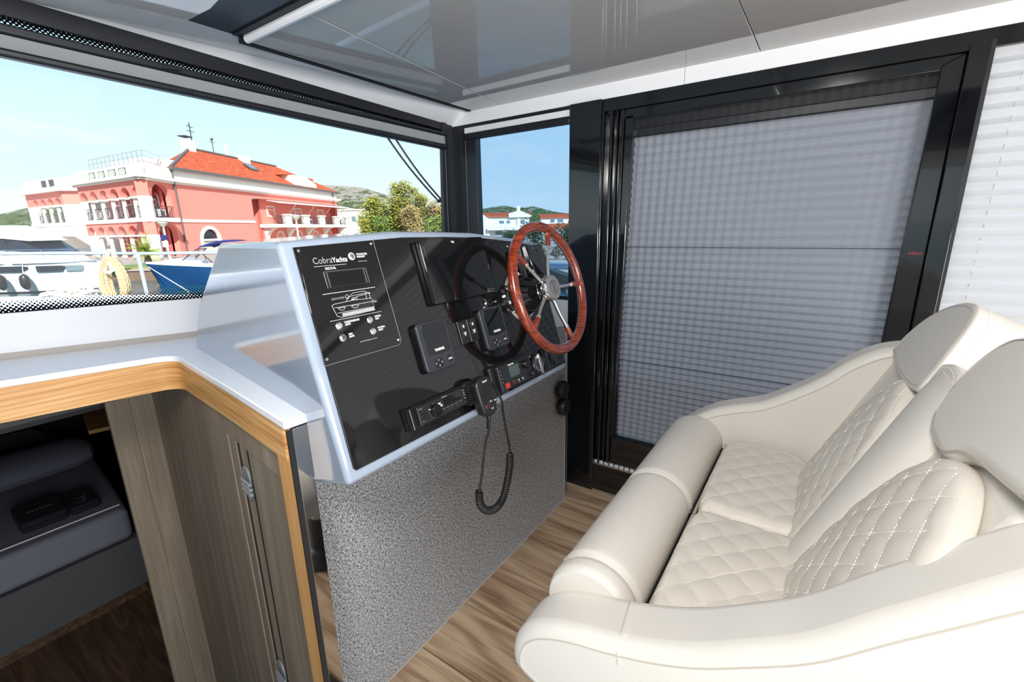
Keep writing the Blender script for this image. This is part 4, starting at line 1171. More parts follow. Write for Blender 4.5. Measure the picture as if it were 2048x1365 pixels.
# cross seam of the near arm front piece
cs = []
for k in range(13):
    t = k / 12
    x = NX0 - 0.0003 + (NX1 - NX0 + 0.0006) * t
    drop = 0.026 * (max(0, 1 - t / 0.2) ** 2 + max(0, 1 - (1 - t) / 0.2) ** 2)
    cs.append(Vector((x, 0.235 + 0.02 * t, 0.7505 - 0.006 * t - drop)))
MB().tube([Vector((NX0 - 0.0003, 0.232, 0.700))] + cs, 0.0013, 5).build('seam', 'seam', na)
dashes([p + Vector((0, -0.010, 0.0045)) for p in cs[1:-1]], 0.006, 0.004, 0.0008).build('stitching', 'thread', na, smooth=False, kind='stuff')

# front rolls
def roll(x0, x1):
    prof = []
    for k in range(25):
        a = math.radians(-62 + 262 * k / 24)
        prof.append((0.352 + 0.103 * math.cos(a), 0.662 + 0.100 * math.sin(a)))
    prof += [(0.245, 0.50), (0.33, 0.46), (0.41, 0.47)]
    n = 40
    rings = []
    for k in range(n + 1):
        t = k / n
        x = x0 + (x1 - x0) * t
        d = min(x - x0, x1 - x)
        s_ = 1.0 - 0.055 * max(0, 1 - d / 0.022) ** 2
        rings.append([Vector((x, 0.345 + (a - 0.345) * s_, 0.60 + (b_ - 0.60) * s_)) for a, b_ in prof])
    return MB().loft(rings).build('front_roll', 'vinyl', seat, angle=50)
rolls = [roll(0.785, 0.842), roll(0.8425, 1.286), roll(1.2875, 1.81)]
def roll_seam(x, parent, off=0.0):
    pts = [Vector((x, 0.352 + (0.1035 + off) * math.cos(math.radians(a)), 0.662 + (0.1005 + off) * math.sin(math.radians(a)))) for a in range(-40, 186, 6)]
    dashes(pts, 0.006, 0.004, 0.0009).build('stitching', 'thread', parent, smooth=False, kind='stuff')
roll_seam(0.855, rolls[1], -0.0005); roll_seam(1.300, rolls[2], -0.0007); roll_seam(1.274, rolls[1], -0.0007)

# seat box and pedestal
MB().box((0.72, -0.33, 0.44), (1.87, 0.34, 0.60)).build('seat_box', 'vinyl', seat, bevel=0.02, seg=3)
MB().box((0.79, -0.10, 0.60), (1.80, 0.30, 0.645)).build('seat_frame', 'soft_black', seat, smooth=False)
MB().box((0.80, 0.232, 0.646), (1.265, 0.240, 0.668)).box((1.275, 0.232, 0.646), (1.79, 0.240, 0.668)).build('slide_bar', 'taupe', seat, smooth=False)
MB().lathe([(0.16, 0.0), (0.16, 0.015), (0.09, 0.03), (0.075, 0.05), (0.075, 0.40), (0.16, 0.44)], (1.05, 0.0, 0.0), Z, 28).build('pedestal', 'grey_satin', seat)
MB().lathe([(0.16, 0.0), (0.16, 0.015), (0.09, 0.03), (0.075, 0.05), (0.075, 0.40), (0.16, 0.44)], (1.52, 0.0, 0.0), Z, 28).build('pedestal', 'grey_satin', seat)

# quilted pads: rings scaled about a centre inside any star-shaped outline
def inside(poly, u, v):
    c = False; n = len(poly); j = n - 1
    for i in range(n):
        (a, b_), (p, q) = poly[i], poly[j]
        if (b_ > v) != (q > v) and u < (p - a) * (v - b_) / (q - b_) + a:
            c = not c
        j = i
    return c
def quilt(name, fr, outline, ctr, sx_, sy_, thick, crown, amp, parent, off=(0, 0), skirt=None, rings_n=46):
    O, U, V, N = fr
    out = [(p.x, p.y) for p in spline([Vector((a, b_, 0)) for a, b_ in outline + outline[:1]], 9)[:-1]]
    cu_, cv_ = ctr
    def hgt(u, v, m):
        a = ((u - off[0]) / sx_ + (v - off[1]) / sy_); b_ = ((u - off[0]) / sx_ - (v - off[1]) / sy_)
        q = (abs(math.sin(PI * a)) * abs(math.sin(PI * b_))) ** 0.45
        e = min(1.0, (1 - m) / 0.13)
        edge = thick * 0.55 * (1 - math.sqrt(max(0.0, 1 - (1 - e) ** 2)))
        return thick + crown * (1 - m * m) - edge + amp * (q - 1) * min(1, e * 1.6 + 0.15)
    ms = [0.012] + [(k + 1) / rings_n for k in range(rings_n)]
    ms = [m ** 0.9 for m in ms]
    rings = []
    for m in ms:
        rings.append([O + U * (cu_ + (a - cu_) * m) + V * (cv_ + (b_ - cv_) * m) + N * hgt(cu_ + (a - cu_) * m, cv_ + (b_ - cv_) * m, m) for a, b_ in out])
    base = skirt if skirt is not None else 0.0
    for f, hh in ((1.004, 0.30), (1.002, 0.1), (0.99, 0.0)):
        rings.append([O + U * (cu_ + (a - cu_) * f) + V * (cv_ + (b_ - cv_) * f) + N * (base + (thick * 0.45 - base) * hh) for a, b_ in out])
    pad = MB().loft(rings[::-1]).build(name, 'vinyl_quilt', parent, angle=60)
    st_ = MB()
    us = [a for a, _ in out]; vs_ = [b_ for _, b_ in out]
    # radial fraction m of a point, to stay on the surface
    def mm(u, v):
        lo, hi = 0.0, 1.0
        du, dv = u - cu_, v - cv_
        f = 1.0; s = 0.0
        if not inside(out, u, v):
            return 1.1
        lo, hi = 1.0, 30.0
        for _ in range(16):
            md = (lo + hi) / 2
            if inside(out, cu_ + du * md, cv_ + dv * md):
                lo = md
            else:
                hi = md
        return 1 / lo
    span = max(max(us) - min(us), max(vs_) - min(vs_)) * 1.5
    for fam in (1, -1):
        for k in range(-16, 17):
            # line a = k :  (u-off)/sx + fam*(v-off)/sy = k
            run = []
            d = Vector((sx_, -fam * sy_)).normalized()
            p0 = Vector((off[0] + k * sx_, off[1]))
            steps = int(2 * span / 0.005)
            for i in range(steps):
                w = -span + 2 * span * i / steps
                u, v = p0.x + d.x * w, p0.y + d.y * w
                if min(us) < u < max(us) and min(vs_) < v < max(vs_):
                    m_ = mm(u, v)
                    if m_ < 0.985:
                        run.append(O + U * u + V * v + N * (hgt(u, v, m_) + 0.0006))
                        continue
                if len(run) > 2:
                    dashes(run, 0.0042, 0.0024, 0.0011, st_, 3)
                run = []
            if len(run) > 2:
                dashes(run, 0.0042, 0.0024, 0.0011, st_, 3)
    st_.build('stitching', 'thread', pad, smooth=False, kind='stuff')
    return pad
CF = (Vector((0, 0, 0.645)), X, Y, Z)
near_c = [(0.775, -0.055), (0.775, 0.08), (0.785, 0.205), (0.83, 0.228), (0.96, 0.232), (1.13, 0.232), (1.225, 0.222), (1.243, 0.19), (1.243, 0.06), (1.238, -0.02), (1.20, -0.043), (1.185, -0.060), (1.05, -0.062), (0.90, -0.062)]
far_c = [(1.249, -0.02), (1.247, 0.06), (1.249, 0.19), (1.268, 0.222), (1.36, 0.232), (1.53, 0.232), (1.68, 0.230), (1.74, 0.215), (1.768, 0.17), (1.765, 0.07), (1.735, -0.01), (1.66, -0.045), (1.45, -0.055), (1.30, -0.050)]
quilt('seat_cushion', CF, near_c, (1.0, 0.09), 0.087, 0.087, 0.075, 0.010, 0.0040, seat, (0.83, 0.0))
quilt('seat_cushion', CF, far_c, (1.5, 0.09), 0.087, 0.087, 0.075, 0.010, 0.0040, seat, (1.327, 0.0))

# backrest
BN = Vector((0, 1, 0.45)).normalized(); BV = Vector((0, -0.45, 1)).normalized()
BF = (Vector((0, -0.05, 0.72)), X, BV, BN)
MB().prism(rrect(0.76, -0.22, 1.84, 0.47, 0.03), BF, -0.17, -0.004).build('backrest', 'vinyl', seat, bevel=0.03, seg=4)
near_b = [(0.70, -0.06), (0.68, 0.1), (0.70, 0.25), (0.76, 0.37), (0.85, 0.432), (0.93, 0.438), (1.0, 0.402), (1.06, 0.315), (1.095, 0.19), (1.107, 0.06), (1.09, -0.06), (0.90, -0.065)]
far_b = [(1.235, -0.06), (1.225, 0.06), (1.245, 0.20), (1.30, 0.33), (1.37, 0.405), (1.44, 0.425), (1.51, 0.385), (1.575, 0.29), (1.615, 0.17), (1.625, 0.04), (1.60, -0.06), (1.42, -0.065)]
quilt('back_pad', BF, near_b, (0.90, 0.15), 0.088, 0.088, 0.034, 0.016, 0.0038, seat, (0.90, 0.0))
quilt('back_pad', BF, far_b, (1.42, 0.15), 0.088, 0.088, 0.034, 0.016, 0.0038, seat, (1.42, 0.0))
# raised spine between the pads and its stitched cap
rings = []
for k in range(21):
    t = k / 20
    v = -0.09 + 0.59 * t
    cx_ = 1.165 + 0.045 * t
    hw = 0.085 + 0.035 * t * t
    hh = 0.045 + 0.004 * math.sin(PI * t)
    s_ = 1.0 if k < 19 else (0.95 if k == 19 else 0.82)
    rings.append([BF[0] + X * (cx_ + hw * math.cos(PI * j / 14)) + BV * v + BN * (hh * s_ * math.sin(PI * j / 14) ** 0.8 - 0.006) for j in range(15)])
sp = MB().loft(rings).build('back_spine', 'vinyl', seat, angle=60)

def head(outl, name, flip):
    ol = [(p.x, p.y) for p in spline([Vector((a, b_, 0)) for a, b_ in outl + outl[:1]], 5)[:-1]]
    o = MB().prism(ol, BF, -0.22, 0.030).build(name, 'vinyl', seat, bevel=0.022, seg=5, angle=50)
    c = (sum(a for a, _ in ol) / len(ol), sum(b_ for _, b_ in ol) / len(ol))
    ring_ = [BF[0] + X * (c[0] + (a - c[0]) * 0.945) + BV * (c[1] + (b_ - c[1]) * 0.90) + BN * 0.0303 for a, b_ in ol]
    MB().tube(ring_, 0.0012, 5, closed=True).build('seam', 'seam', o)
    r2 = [BF[0] + X * (c[0] + (a - c[0]) * 1.0008) + BV * (c[1] + (b_ - c[1]) * 1.0008) + BN * 0.004 for a, b_ in ol]
    dashes(r2 + r2[:1], 0.006, 0.004, 0.0009).build('stitching', 'thread', o, smooth=False, kind='stuff')
    return o
far_h = [(1.745, 0.42), (1.735, 0.475), (1.68, 0.545), (1.59, 0.600), (1.48, 0.632), (1.39, 0.635), (1.335, 0.60), (1.315, 0.54), (1.300, 0.47), (1.33, 0.425), (1.54, 0.408)]
head(far_h, 'headrest', 1)
near_h = [(1.09, 0.415), (1.14, 0.440), (1.165, 0.50), (1.15, 0.58), (1.10, 0.632), (1.01, 0.645), (0.90, 0.632), (0.75, 0.60), (0.68, 0.57), (0.66, 0.525), (0.72, 0.488), (0.80, 0.472), (0.87, 0.462), (0.93, 0.446), (0.99, 0.415)]
head(near_h, 'headrest', -1)
cap_o = [(1.150, 0.455), (1.20, 0.440), (1.26, 0.445), (1.318, 0.470), (1.322, 0.500), (1.27, 0.522), (1.20, 0.522), (1.152, 0.50)]
cpo = [(p.x, p.y) for p in spline([Vector((a, b_, 0)) for a, b_ in cap_o + cap_o[:1]], 4)[:-1]]
cpb = MB().prism(cpo, BF, -0.19, 0.026).build('back_cap', 'vinyl', seat, bevel=0.014, seg=4, angle=50)
cc = (1.237, 0.482)
dashes([BF[0] + X * (cc[0] + (a - cc[0]) * 0.80) + BV * (cc[1] + (b_ - cc[1]) * 0.74) + BN * 0.0264 for a, b_ in cpo + cpo[:1]], 0.006, 0.004, 0.0009).build('stitching', 'thread', cpb, smooth=False, kind='stuff')

# ------------------------------------------------------------------ outside: own foredeck
M['deck_white'] = mat('deck_white', rgb(226, 226, 230), 0.6)
M['paint_red'] = mat('paint_red', rgb(242, 140, 126), 0.85, spec=0.2)
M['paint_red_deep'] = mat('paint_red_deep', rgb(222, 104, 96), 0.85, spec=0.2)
M['paint_white'] = mat('paint_white', rgb(236, 230, 222), 0.8, spec=0.2)
M['iron'] = mat('iron', rgb(62, 58, 60), 0.6)
M['pane_far'] = mat('pane_far', rgb(112, 128, 132), 0.12)
M['shutter'] = mat('shutter', rgb(196, 196, 180), 0.6)
M['gutter'] = mat('gutter', rgb(96, 92, 92), 0.6)
M['awning'] = mat('awning', rgb(240, 214, 208), 0.8)
M['rope'] = mat('rope', rgb(206, 176, 136), 0.9, spec=0.1)
M['rope_white'] = mat('rope_white', rgb(236, 226, 206), 0.9, spec=0.1)
M['bark'] = mat('bark', rgb(92, 78, 62), 0.9)
M['boat_blue'] = mat('boat_blue', rgb(36, 78, 130), 0.2, coat=0.4)
M['canvas_blue'] = mat('canvas_blue', rgb(34, 44, 110), 0.85)
M['quay_stone'] = mat('quay_stone', rgb(176, 160, 146), 0.85)
M['quay_wall'] = mat('quay_wall', rgb(128, 106, 88), 0.9)
M['lawn'] = mat('lawn', rgb(120, 136, 66), 0.95)
M['far_yacht'] = mat('far_yacht', rgb(236, 236, 236), 0.25)
m = M['roof_tile'] = mat('roof_tile', rgb(214, 92, 54), 0.85, spec=0.2)
nt, b = nodes_of(m)
v_ = coords(nt, (1, 1, 1), 'Object', (0, 0, -0.486))
wv = tex_wave(nt, v_, 4.2, 0.3, 1.0, 'X')
ns = tex_noise(nt, v_, 3.0, 4)
cc_ = ramp(nt, ns, [(0.3, rgb(200, 84, 50)), (0.5, rgb(224, 104, 66)), (0.7, rgb(236, 134, 96))])
nt.links.new(cc_, b.inputs['Base Color'])
bump(nt, b, wv, 0.9, 0.08)
def foliage(name, a, c, d):
    m = mat(name, c, 0.7, spec=0.2)
    nt, b = nodes_of(m)
    n_ = tex_noise(nt, coords(nt), 1.3, 3)
    nt.links.new(ramp(nt, n_, [(0.32, a), (0.5, c), (0.68, d)]), b.inputs['Base Color'])
    M[name] = m
foliage('leaf_yellow', rgb(108, 118, 48), rgb(150, 150, 66), rgb(184, 172, 90))
foliage('leaf_green', rgb(72, 96, 44), rgb(112, 136, 58), rgb(150, 164, 74))
foliage('leaf_brown', rgb(120, 112, 62), rgb(166, 144, 90), rgb(186, 168, 110))
foliage('leaf_dark', rgb(34, 46, 26), rgb(58, 74, 40), rgb(88, 102, 58))
foliage('leaf_palm', rgb(108, 126, 50), rgb(152, 164, 70), rgb(186, 190, 92))
foliage('leaf_grey', rgb(104, 104, 84), rgb(134, 132, 110), rgb(154, 152, 130))
m = M['hill'] = mat('hill', rgb(110, 124, 74), 0.95, spec=0.1)
nt, b = nodes_of(m)
n1 = tex_noise(nt, coords(nt, (0.03, 0.03, 0.08)), 2.2, 9, 0.78)
n2 = tex_noise(nt, coords(nt, (0.16, 0.16, 0.16)), 2.0, 6, 0.75)
g1 = ramp(nt, n2, [(0.40, rgb(30, 42, 22)), (0.5, rgb(66, 84, 44)), (0.60, rgb(108, 118, 70))])
tcz = nt.nodes.new('ShaderNodeTexCoord'); sz_ = nt.nodes.new('ShaderNodeSeparateXYZ'); nt.links.new(tcz.outputs['Object'], sz_.inputs[0])
def mth2(op, a, c):
    n = nt.nodes.new('ShaderNodeMath'); n.operation = op
    for i, q in enumerate((a, c)):
        if isinstance(q, (int, float)):
            n.inputs[i].default_value = q
        else:
            nt.links.new(q, n.inputs[i])
    return n.outputs[0]
rocky = mth2('ADD', n1, mth2('MULTIPLY', mth2('SUBTRACT', sz_.outputs[2], 20.0), 0.0035))
f_ = ramp(nt, rocky, [(0.54, (0, 0, 0, 1)), (0.60, (1, 1, 1, 1))])
nt.links.new(mixc(nt, f_, g1, rgb(150, 142, 128)), b.inputs['Base Color'])
m = M['water'] = mat('water', rgb(38, 84, 92), 0.06, spec=0.6)
nt, b = nodes_of(m)
wn1 = tex_noise(nt, coords(nt, (0.5, 0.5, 1), 'Object', (0, 0, 0.6)), 2.2, 5, 0.55, 0.6)
bump(nt, b, wn1, 0.7, 0.25)

# foredeck of this boat, its guard rail and ropes
deck = struct_root('floor_3')
dk_ = [(-2.6, 2.86), (1.3, 2.86), (1.3, 2.3), (2.25, wy(2.25) + 0.03), (2.32, 1.1), (2.32, -3.0), (2.66, -3.0), (2.68, 1.5), (2.78, 4.0), (2.58, 6.29), (2.17, 7.06), (1.61, 8.06), (1.10, 8.8), (0.34, 9.4), (-1.0, 9.6), (-2.6, 8.4)]
MB().loft([[Vector((x, y, z)) for x, y in dk_] for z in (0.70, 0.72)]).build('deck', 'deck_white', deck, smooth=False)
edge = [Vector((x, y, 0.735)) for x, y in dk_[6:]]
MB().tube(edge, 0.028, 8).build('toe_rail', 'far_yacht', deck)
MB().loft([[Vector((x * s, y if y < 3 else y * s2, z)) for x, y in dk_[7:]] for z, s, s2 in ((0.75, 1.0, 1.0), (-0.2, 0.97, 0.98), (-1.1, 0.85, 0.93))], cap=False, closed=False).build('hull_side', 'far_yacht', deck)
hat = thing('deck_hatch', 'low pale hatch moulding on the foredeck just outside the windscreen', 'hatch', (0.2, 4.2, 0.72))
MB().loft([[Vector((x, y, z)) for x, y in ((-1.2, 3.1), (1.5, 3.0), (1.7, 4.6), (1.2, 6.6), (-0.8, 7.2))] for z in (0.72, 0.735)]).build('hatch_lid', 'deck_white', hat, bevel=0.012, seg=3)
gr = thing('guard_rail', 'polished steel guard rail around the foredeck outside the windscreen', 'rail', (2.27, 7.5, 0.75))
rp = spline([Vector(p) for p in ((2.66, -1.5, 1.25), (2.66, 1.5, 1.25), (2.80, 3.6, 1.26), (2.99, 5.38, 1.29), (2.74, 6.46, 1.27), (2.27, 7.5, 1.27), (1.78, 8.4, 1.29), (1.25, 9.17, 1.30), (0.47, 9.77, 1.32), (-0.8, 9.9, 1.32), (-2.3, 8.9, 1.30))], 6)
MB().tube(rp, 0.0215, 12).build('top_rail', 'rail_steel', gr)
for a, c in (((2.255, 7.51, 1.26), (2.13, 7.07, 0.72)), ((0.42, 9.79, 1.31), (0.36, 9.38, 0.72)), ((2.97, 5.5, 1.28), (2.66, 5.6, 0.76)), ((2.66, 1.62, 1.24), (2.66, 1.28, 0.76)), ((-1.5, 9.5, 1.31), (-1.4, 9.3, 0.72))):
    MB().tube([a, c], [0.024, 0.019], 10).build('stanchion', 'rail_steel', gr)
# coiled rope hung on the rail: strands twisted from three yarns
def twisted(mb, pts, r, pitch, n=5):
    cl_ = [0.0]
    for i in range(1, len(pts)):
        cl_.append(cl_[-1] + (pts[i] - pts[i - 1]).length)
    tot = cl_[-1]
    for y_ in range(3):
        out = []
        steps = max(8, int(tot / pitch * 7)); j = 0
        for k in range(steps + 1):
            d_ = tot * k / steps
            while j < len(cl_) - 2 and cl_[j + 1] < d_:
                j += 1
            f_ = (d_ - cl_[j]) / max(1e-9, cl_[j + 1] - cl_[j])
            p = pts[j].lerp(pts[j + 1], min(1, f_)); t = (pts[j + 1] - pts[j]).normalized()
            a = t.cross(Vector((0.3, 0.2, 0.93)))
            a = a.normalized() if a.length > 1e-4 else t.orthogonal().normalized()
            c = t.cross(a)
            ph = 2 * PI * (d_ / pitch + y_ / 3)
            out.append(p + a * (r * 0.52 * math.cos(ph)) + c * (r * 0.52 * math.sin(ph)))
        mb.tube(out, r * 0.56, n)
    return mb
def rope_coil(name, label, c, w, h, nloops, r, ax, seed, n_dir):
    o = thing(name, label, 'rope', tuple(c))
    rng = random.Random(seed)
    ax = Vector(ax).normalized(); nd = Vector(n_dir).normalized()
    for k in range(nloops):
        ww = w * (1.0 - 0.11 * (k % 5)) ; hh = h * (1 - 0.035 * rng.random() - 0.03 * (k % 3))
        off = nd * (0.05 * (k - nloops / 2) / nloops * 2) 
        sk = rng.uniform(-0.02, 0.02)
        pts = []
        for j in range(25):
            a = 2 * PI * j / 24
            sx_ = math.cos(a) * (0.62 + 0.38 * (0.5 - 0.5 * math.sin(a)))
            pts.append(Vector(c) + ax * (ww * sx_ * 0.5 + sk) + Z * (hh * 0.5 * math.sin(a) - h * 0.5) + off)
        twisted(MB(), pts, r, r * 7).build('loop', 'rope', o)
    tie = [Vector(c) + ax * (0.07 * math.cos(a)) + nd * (0.09 * math.sin(a)) + Z * (-0.16 + 0.03 * math.cos(a * 2)) for a in [2 * PI * j / 16 for j in range(17)]]
    twisted(MB(), tie, r * 0.9, r * 7).build('tie', 'rope_white', o)
    twisted(MB(), spline([Vector(c) + Z * -0.18, Vector(c) + nd * -0.04 + Z * -0.06, Vector(c) + Z * 0.10, Vector(c) + nd * 0.05 + Z * 0.02, Vector(c) + nd * 0.05 + Z * -0.12], 4), r * 0.9, r * 7).build('lashing', 'rope_white', o)
    return o
rope_coil('rope_coil', 'large tan coil of mooring rope lashed to the guard rail by the windscreen', (2.02, 7.72, 1.23), 0.38, 0.58, 14, 0.022, (0.56, -0.83, 0), 3, (0.83, 0.56, 0))
rope_coil('rope_coil', 'tan rope coil on the side rail, seen through the steering wheel', (2.70, 1.325, 1.22), 0.12, 0.36, 5, 0.015, (0.55, -0.83, 0), 5, (0.83, 0.55, 0))
pile = thing('rope_pile', 'small heap of cream rope lying on the foredeck edge', 'rope', (1.73, 8.3, 0.735))
rng = random.Random(4)
for k in range(5):
    c = Vector((1.50 + 0.06 * k, 8.30 - 0.07 * k, 0.745 + 0.012 * (k % 2)))
    pts = [c + Vector((0.15 * math.cos(a) + 0.04 * rng.random(), 0.13 * math.sin(a), 0.03 + 0.03 * math.sin(2 * a + k))) for a in [2 * PI * j / 14 for j in range(15)]]
    twisted(MB(), pts, 0.020, 0.14).build('loop', 'rope_white', pile)
wp = thing('wiper', 'black pantograph windscreen wiper with two thin curved arms outside the glass', 'wiper', tuple(ws(2.0, 1.7, -0.10)))
for a, c in (((1.845, 2.00), (2.155, 1.672)), ((1.905, 1.99), (2.198, 1.664))):
    pts = [ws(a[0] + (c[0] - a[0]) * t + 0.018 * math.sin(PI * t) * -1, a[1] + (c[1] - a[1]) * t, -0.10 + 0.03 * t) for t in [k / 12 for k in range(13)]]
    MB().tube(pts, 0.0055, 8).build('arm', 'grey_satin', wp)
MB().tube([ws(2.14, 1.668, -0.07), ws(2.235, 1.668, -0.07)], 0.011, 8).build('bracket', 'steel', wp)
bd = MB()
bd.tube([ws(2.225, 1.95, -0.07), ws(2.222, 1.80, -0.07), ws(2.232, 1.66, -0.07), ws(2.222, 1.50, -0.07), ws(2.215, 1.40, -0.07)], [0.006, 0.014, 0.010, 0.014, 0.008], 8)
bd.build('blade', 'black_plastic', wp)

# ------------------------------------------------------------------ water, quay, hills
MB().quad((-600, -200, -1.0), (900, -200, -1.0), (900, -3.2, -1.0), (-600, -3.2, -1.0)).quad((-600, 8.6, -1.0), (900, 8.6, -1.0), (900, 1000, -1.0), (-600, 1000, -1.0)).quad((-600, -3.2, -1.0), (-2.6, -3.2, -1.0), (-2.6, 8.6, -1.0), (-600, 8.6, -1.0)).quad((2.3, -3.2, -1.0), (900, -3.2, -1.0), (900, 8.6, -1.0), (2.3, 8.6, -1.0)).build('water', 'water', smooth=False, kind='structure')
qy = struct_root('floor_4')
QP = [(-60, 170), (-1.9, 63.2), (5.8, 46.0), (9.15, 32.6), (10.2, 31.1), (14.6, 25.5), (20.5, 17.5), (18.5, 10.5), (14.0, 6.2), (13.0, -40), (900, -40), (900, 900), (-60, 900)]
MB().loft([[Vector((x, y, z)) for x, y in QP] for z in (-0.45, -0.30)]).build('quay_top', 'quay_stone', qy, smooth=False)
MB().loft([[Vector((x + 0.05, y + 0.05, z)) for x, y in QP] for z in (-2.0, -0.45)], cap=False).build('quay_wall', 'quay_wall', qy, smooth=False)
lw = MB().loft([[Vector((10.6 + 1.5 * math.cos(a) * 1.4, 33.6 + 1.6 * math.sin(a), z)) for a in [2 * PI * k / 20 for k in range(20)]] for z in (-0.30, -0.22)]).build('lawn', 'lawn', smooth=False)
tag(lw, 'small oval of lawn at the quay edge behind the blue boat', 'lawn'); lw['kind'] = 'stuff'

def ridge(name, label, pts, depth, seed):
    pts = [Vector(p) for p in pts]
    sp_ = spline(pts, 26)
    rows = 40
    mb = MB(); vs = []
    for i, p in enumerate(sp_):
        base = Vector((p.x, p.y, 0)).normalized()
        for j in range(rows):
            t = j / (rows - 1)
            d_ = base * (depth * (t ** 1.1))
            zz_ = (p.z + 1.0) * (1 - t) ** 0.9 - 1.0
            q = Vector((p.x, p.y, 0)) - d_
            nz = noise.noise(Vector((q.x * 0.02 + seed, q.y * 0.02, 0))) * 5 + noise.noise(Vector((q.x * 0.08, q.y * 0.08, seed))) * 2.4 + noise.noise(Vector((q.x * 0.3, q.y * 0.3, seed))) * 1.3
            vs.append(Vector((q.x, q.y, zz_ + nz * (0.25 if j == 0 else min(1, 4 * (1 - t))) * 0.8)))
    n = len(sp_)
    fs = [(i * rows + j, (i + 1) * rows + j, (i + 1) * rows + j + 1, i * rows + j + 1) for i in range(n - 1) for j in range(rows - 1)]
    o = mb.add(vs, fs).build(name, 'hill', angle=180)
    return tag(o, label, 'hill')
ridge('hill', 'green hill with a pale rocky crest behind the red building and trees', [(300, 640, 50), (365.5, 586, 62), (393.7, 544, 60.2), (414, 512, 54.9), (432, 481, 43.3), (458, 435, 27), (474.6, 410, 22.4)], 230, 1.0)
ridge('hill', 'low rocky hill seen through the small side window above the white houses', [(470, 470, 14), (530, 421, 26.9), (543, 403.5, 30.4), (553, 389, 32.2), (564.6, 371, 28.1), (579, 350, 28.9), (588, 335, 23.9), (602, 313, 20.1), (667, 216, 8.2)], 260, 5.0)
ridge('hill', 'distant dark wooded hill at the far left beyond the white yacht', [(18, 928, 25.4), (96, 815, 24.9), (116, 787, 28.6), (128.7, 771, 33.2), (140, 755, 35), (169, 712, 31.2), (199, 664, 18.9), (230, 620, 8)], 200, 9.0)

# ------------------------------------------------------------------ red arcaded building
KB = Vector((17.50, 46.81, 0)); FB = Vector((0.8838, 0.4679, 0)); NB = Vector((0.4679, -0.8838, 0))
K2B = Vector((14.45, 44.37, 0)); LB = Vector((-0.1034, 0.9946, 0)); NL = Vector((-0.9946, -0.1034, 0))
LEND = K2B + LB * 11.1
BD = (KB - K2B).normalized(); BL_ = (KB - K2B).length; NBAY = Vector((BD.y, -BD.x, 0))
M1 = Vector((13.25, 60.2, 0)); M2 = Vector((12.25, 68.5, 0)); WD = (M2 - M1).normalized(); NW = Vector((-WD.y, WD.x, 0))
if NW.x > 0:
    NW = -NW
VB = LEND + NB * 0 + Vector((1.3, 1.2, 0))
bld = thing('red_building', 'long red and white arcaded building with orange tiled roof across the water', 'building', (17.5, 46.81, -0.3))
def wall_plate(name, O, D, N, outer, holes, t, material, parent):
    """a wall in the vertical plane through O along D, its holes cut right through, thickness t towards -N"""
    bm = bmesh.new()
    edges = []
    for loop in [outer] + holes:
        vs = [bm.verts.new(O + D * s + Z * z) for s, z in loop]
        for i in range(len(vs)):
            edges.append(bm.edges.new((vs[i], vs[(i + 1) % len(vs)])))
    res = bmesh.ops.triangle_fill(bm, edges=edges, use_beauty=True)
    fs = [g for g in res['geom'] if isinstance(g, bmesh.types.BMFace)]
    ex = bmesh.ops.extrude_face_region(bm, geom=fs)
    vv_ = [g for g in ex['geom'] if isinstance(g, bmesh.types.BMVert)]
    bmesh.ops.translate(bm, verts=vv_, vec=-N * t)
    bm.verts.ensure_lookup_table()
    mb = MB()
    bm.verts.index_update()
    mb.add([v.co.copy() for v in bm.verts], [tuple(v.index for v in f.verts) for f in bm.faces])
    bm.free()
    return mb.build(name, material, parent, smooth=False)
def arch(c, w, zb, zs, n=12):
    return [(c - w / 2, zb), (c + w / 2, zb)] + [(c + w / 2 * math.cos(PI * k / n), zs + w / 2 * math.sin(PI * k / n)) for k in range(n + 1)]
def rect(s0, z0, s1, z1):
    return [(s0, z0), (s1, z0), (s1, z1), (s0, z1)]
def slab(name, O, D, N, s0, s1, z0, z1, n0, n1, material, parent):
    return MB().loft([[O + D * s + Z * z + N * n for s, z in rect(s0, z0, s1, z1)] for n in (n0, n1)]).build(name, material, parent, smooth=False)
def pane_window(O, D, N, s0, s1, z0, z1, parent, n=0.0, arched=False, fill='pane_far'):
    fr = 0.16
    if arched:
        c = (s0 + s1) / 2; w = s1 - s0
        outer = arch(c, w, z0, z1 - w / 2); inner = arch(c, w - 2 * fr, z0 + fr, z1 - w / 2)
    else:
        outer = rect(s0, z0, s1, z1); inner = rect(s0 + fr, z0 + fr, s1 - fr, z1 - fr)
    f = wall_plate('window', O + N * (n + 0.07), D, N, outer, [inner], 0.12, 'paint_white', parent)
    MB().loft([[O + D * s + Z * z + N * (n + h) for s, z in inner] for h in (-0.06, -0.02)]).build('pane', fill, f, smooth=False)
    zm = z0 + (z1 - z0) * 0.62
    MB().loft([[O + D * s + Z * z + N * (n + h) for s, z in rect(s0 + fr, zm - 0.05, s1 - fr, zm + 0.05)] for h in (-0.03, 0.05)]).build('glazing_bar', 'paint_white', f, smooth=False)
    return f
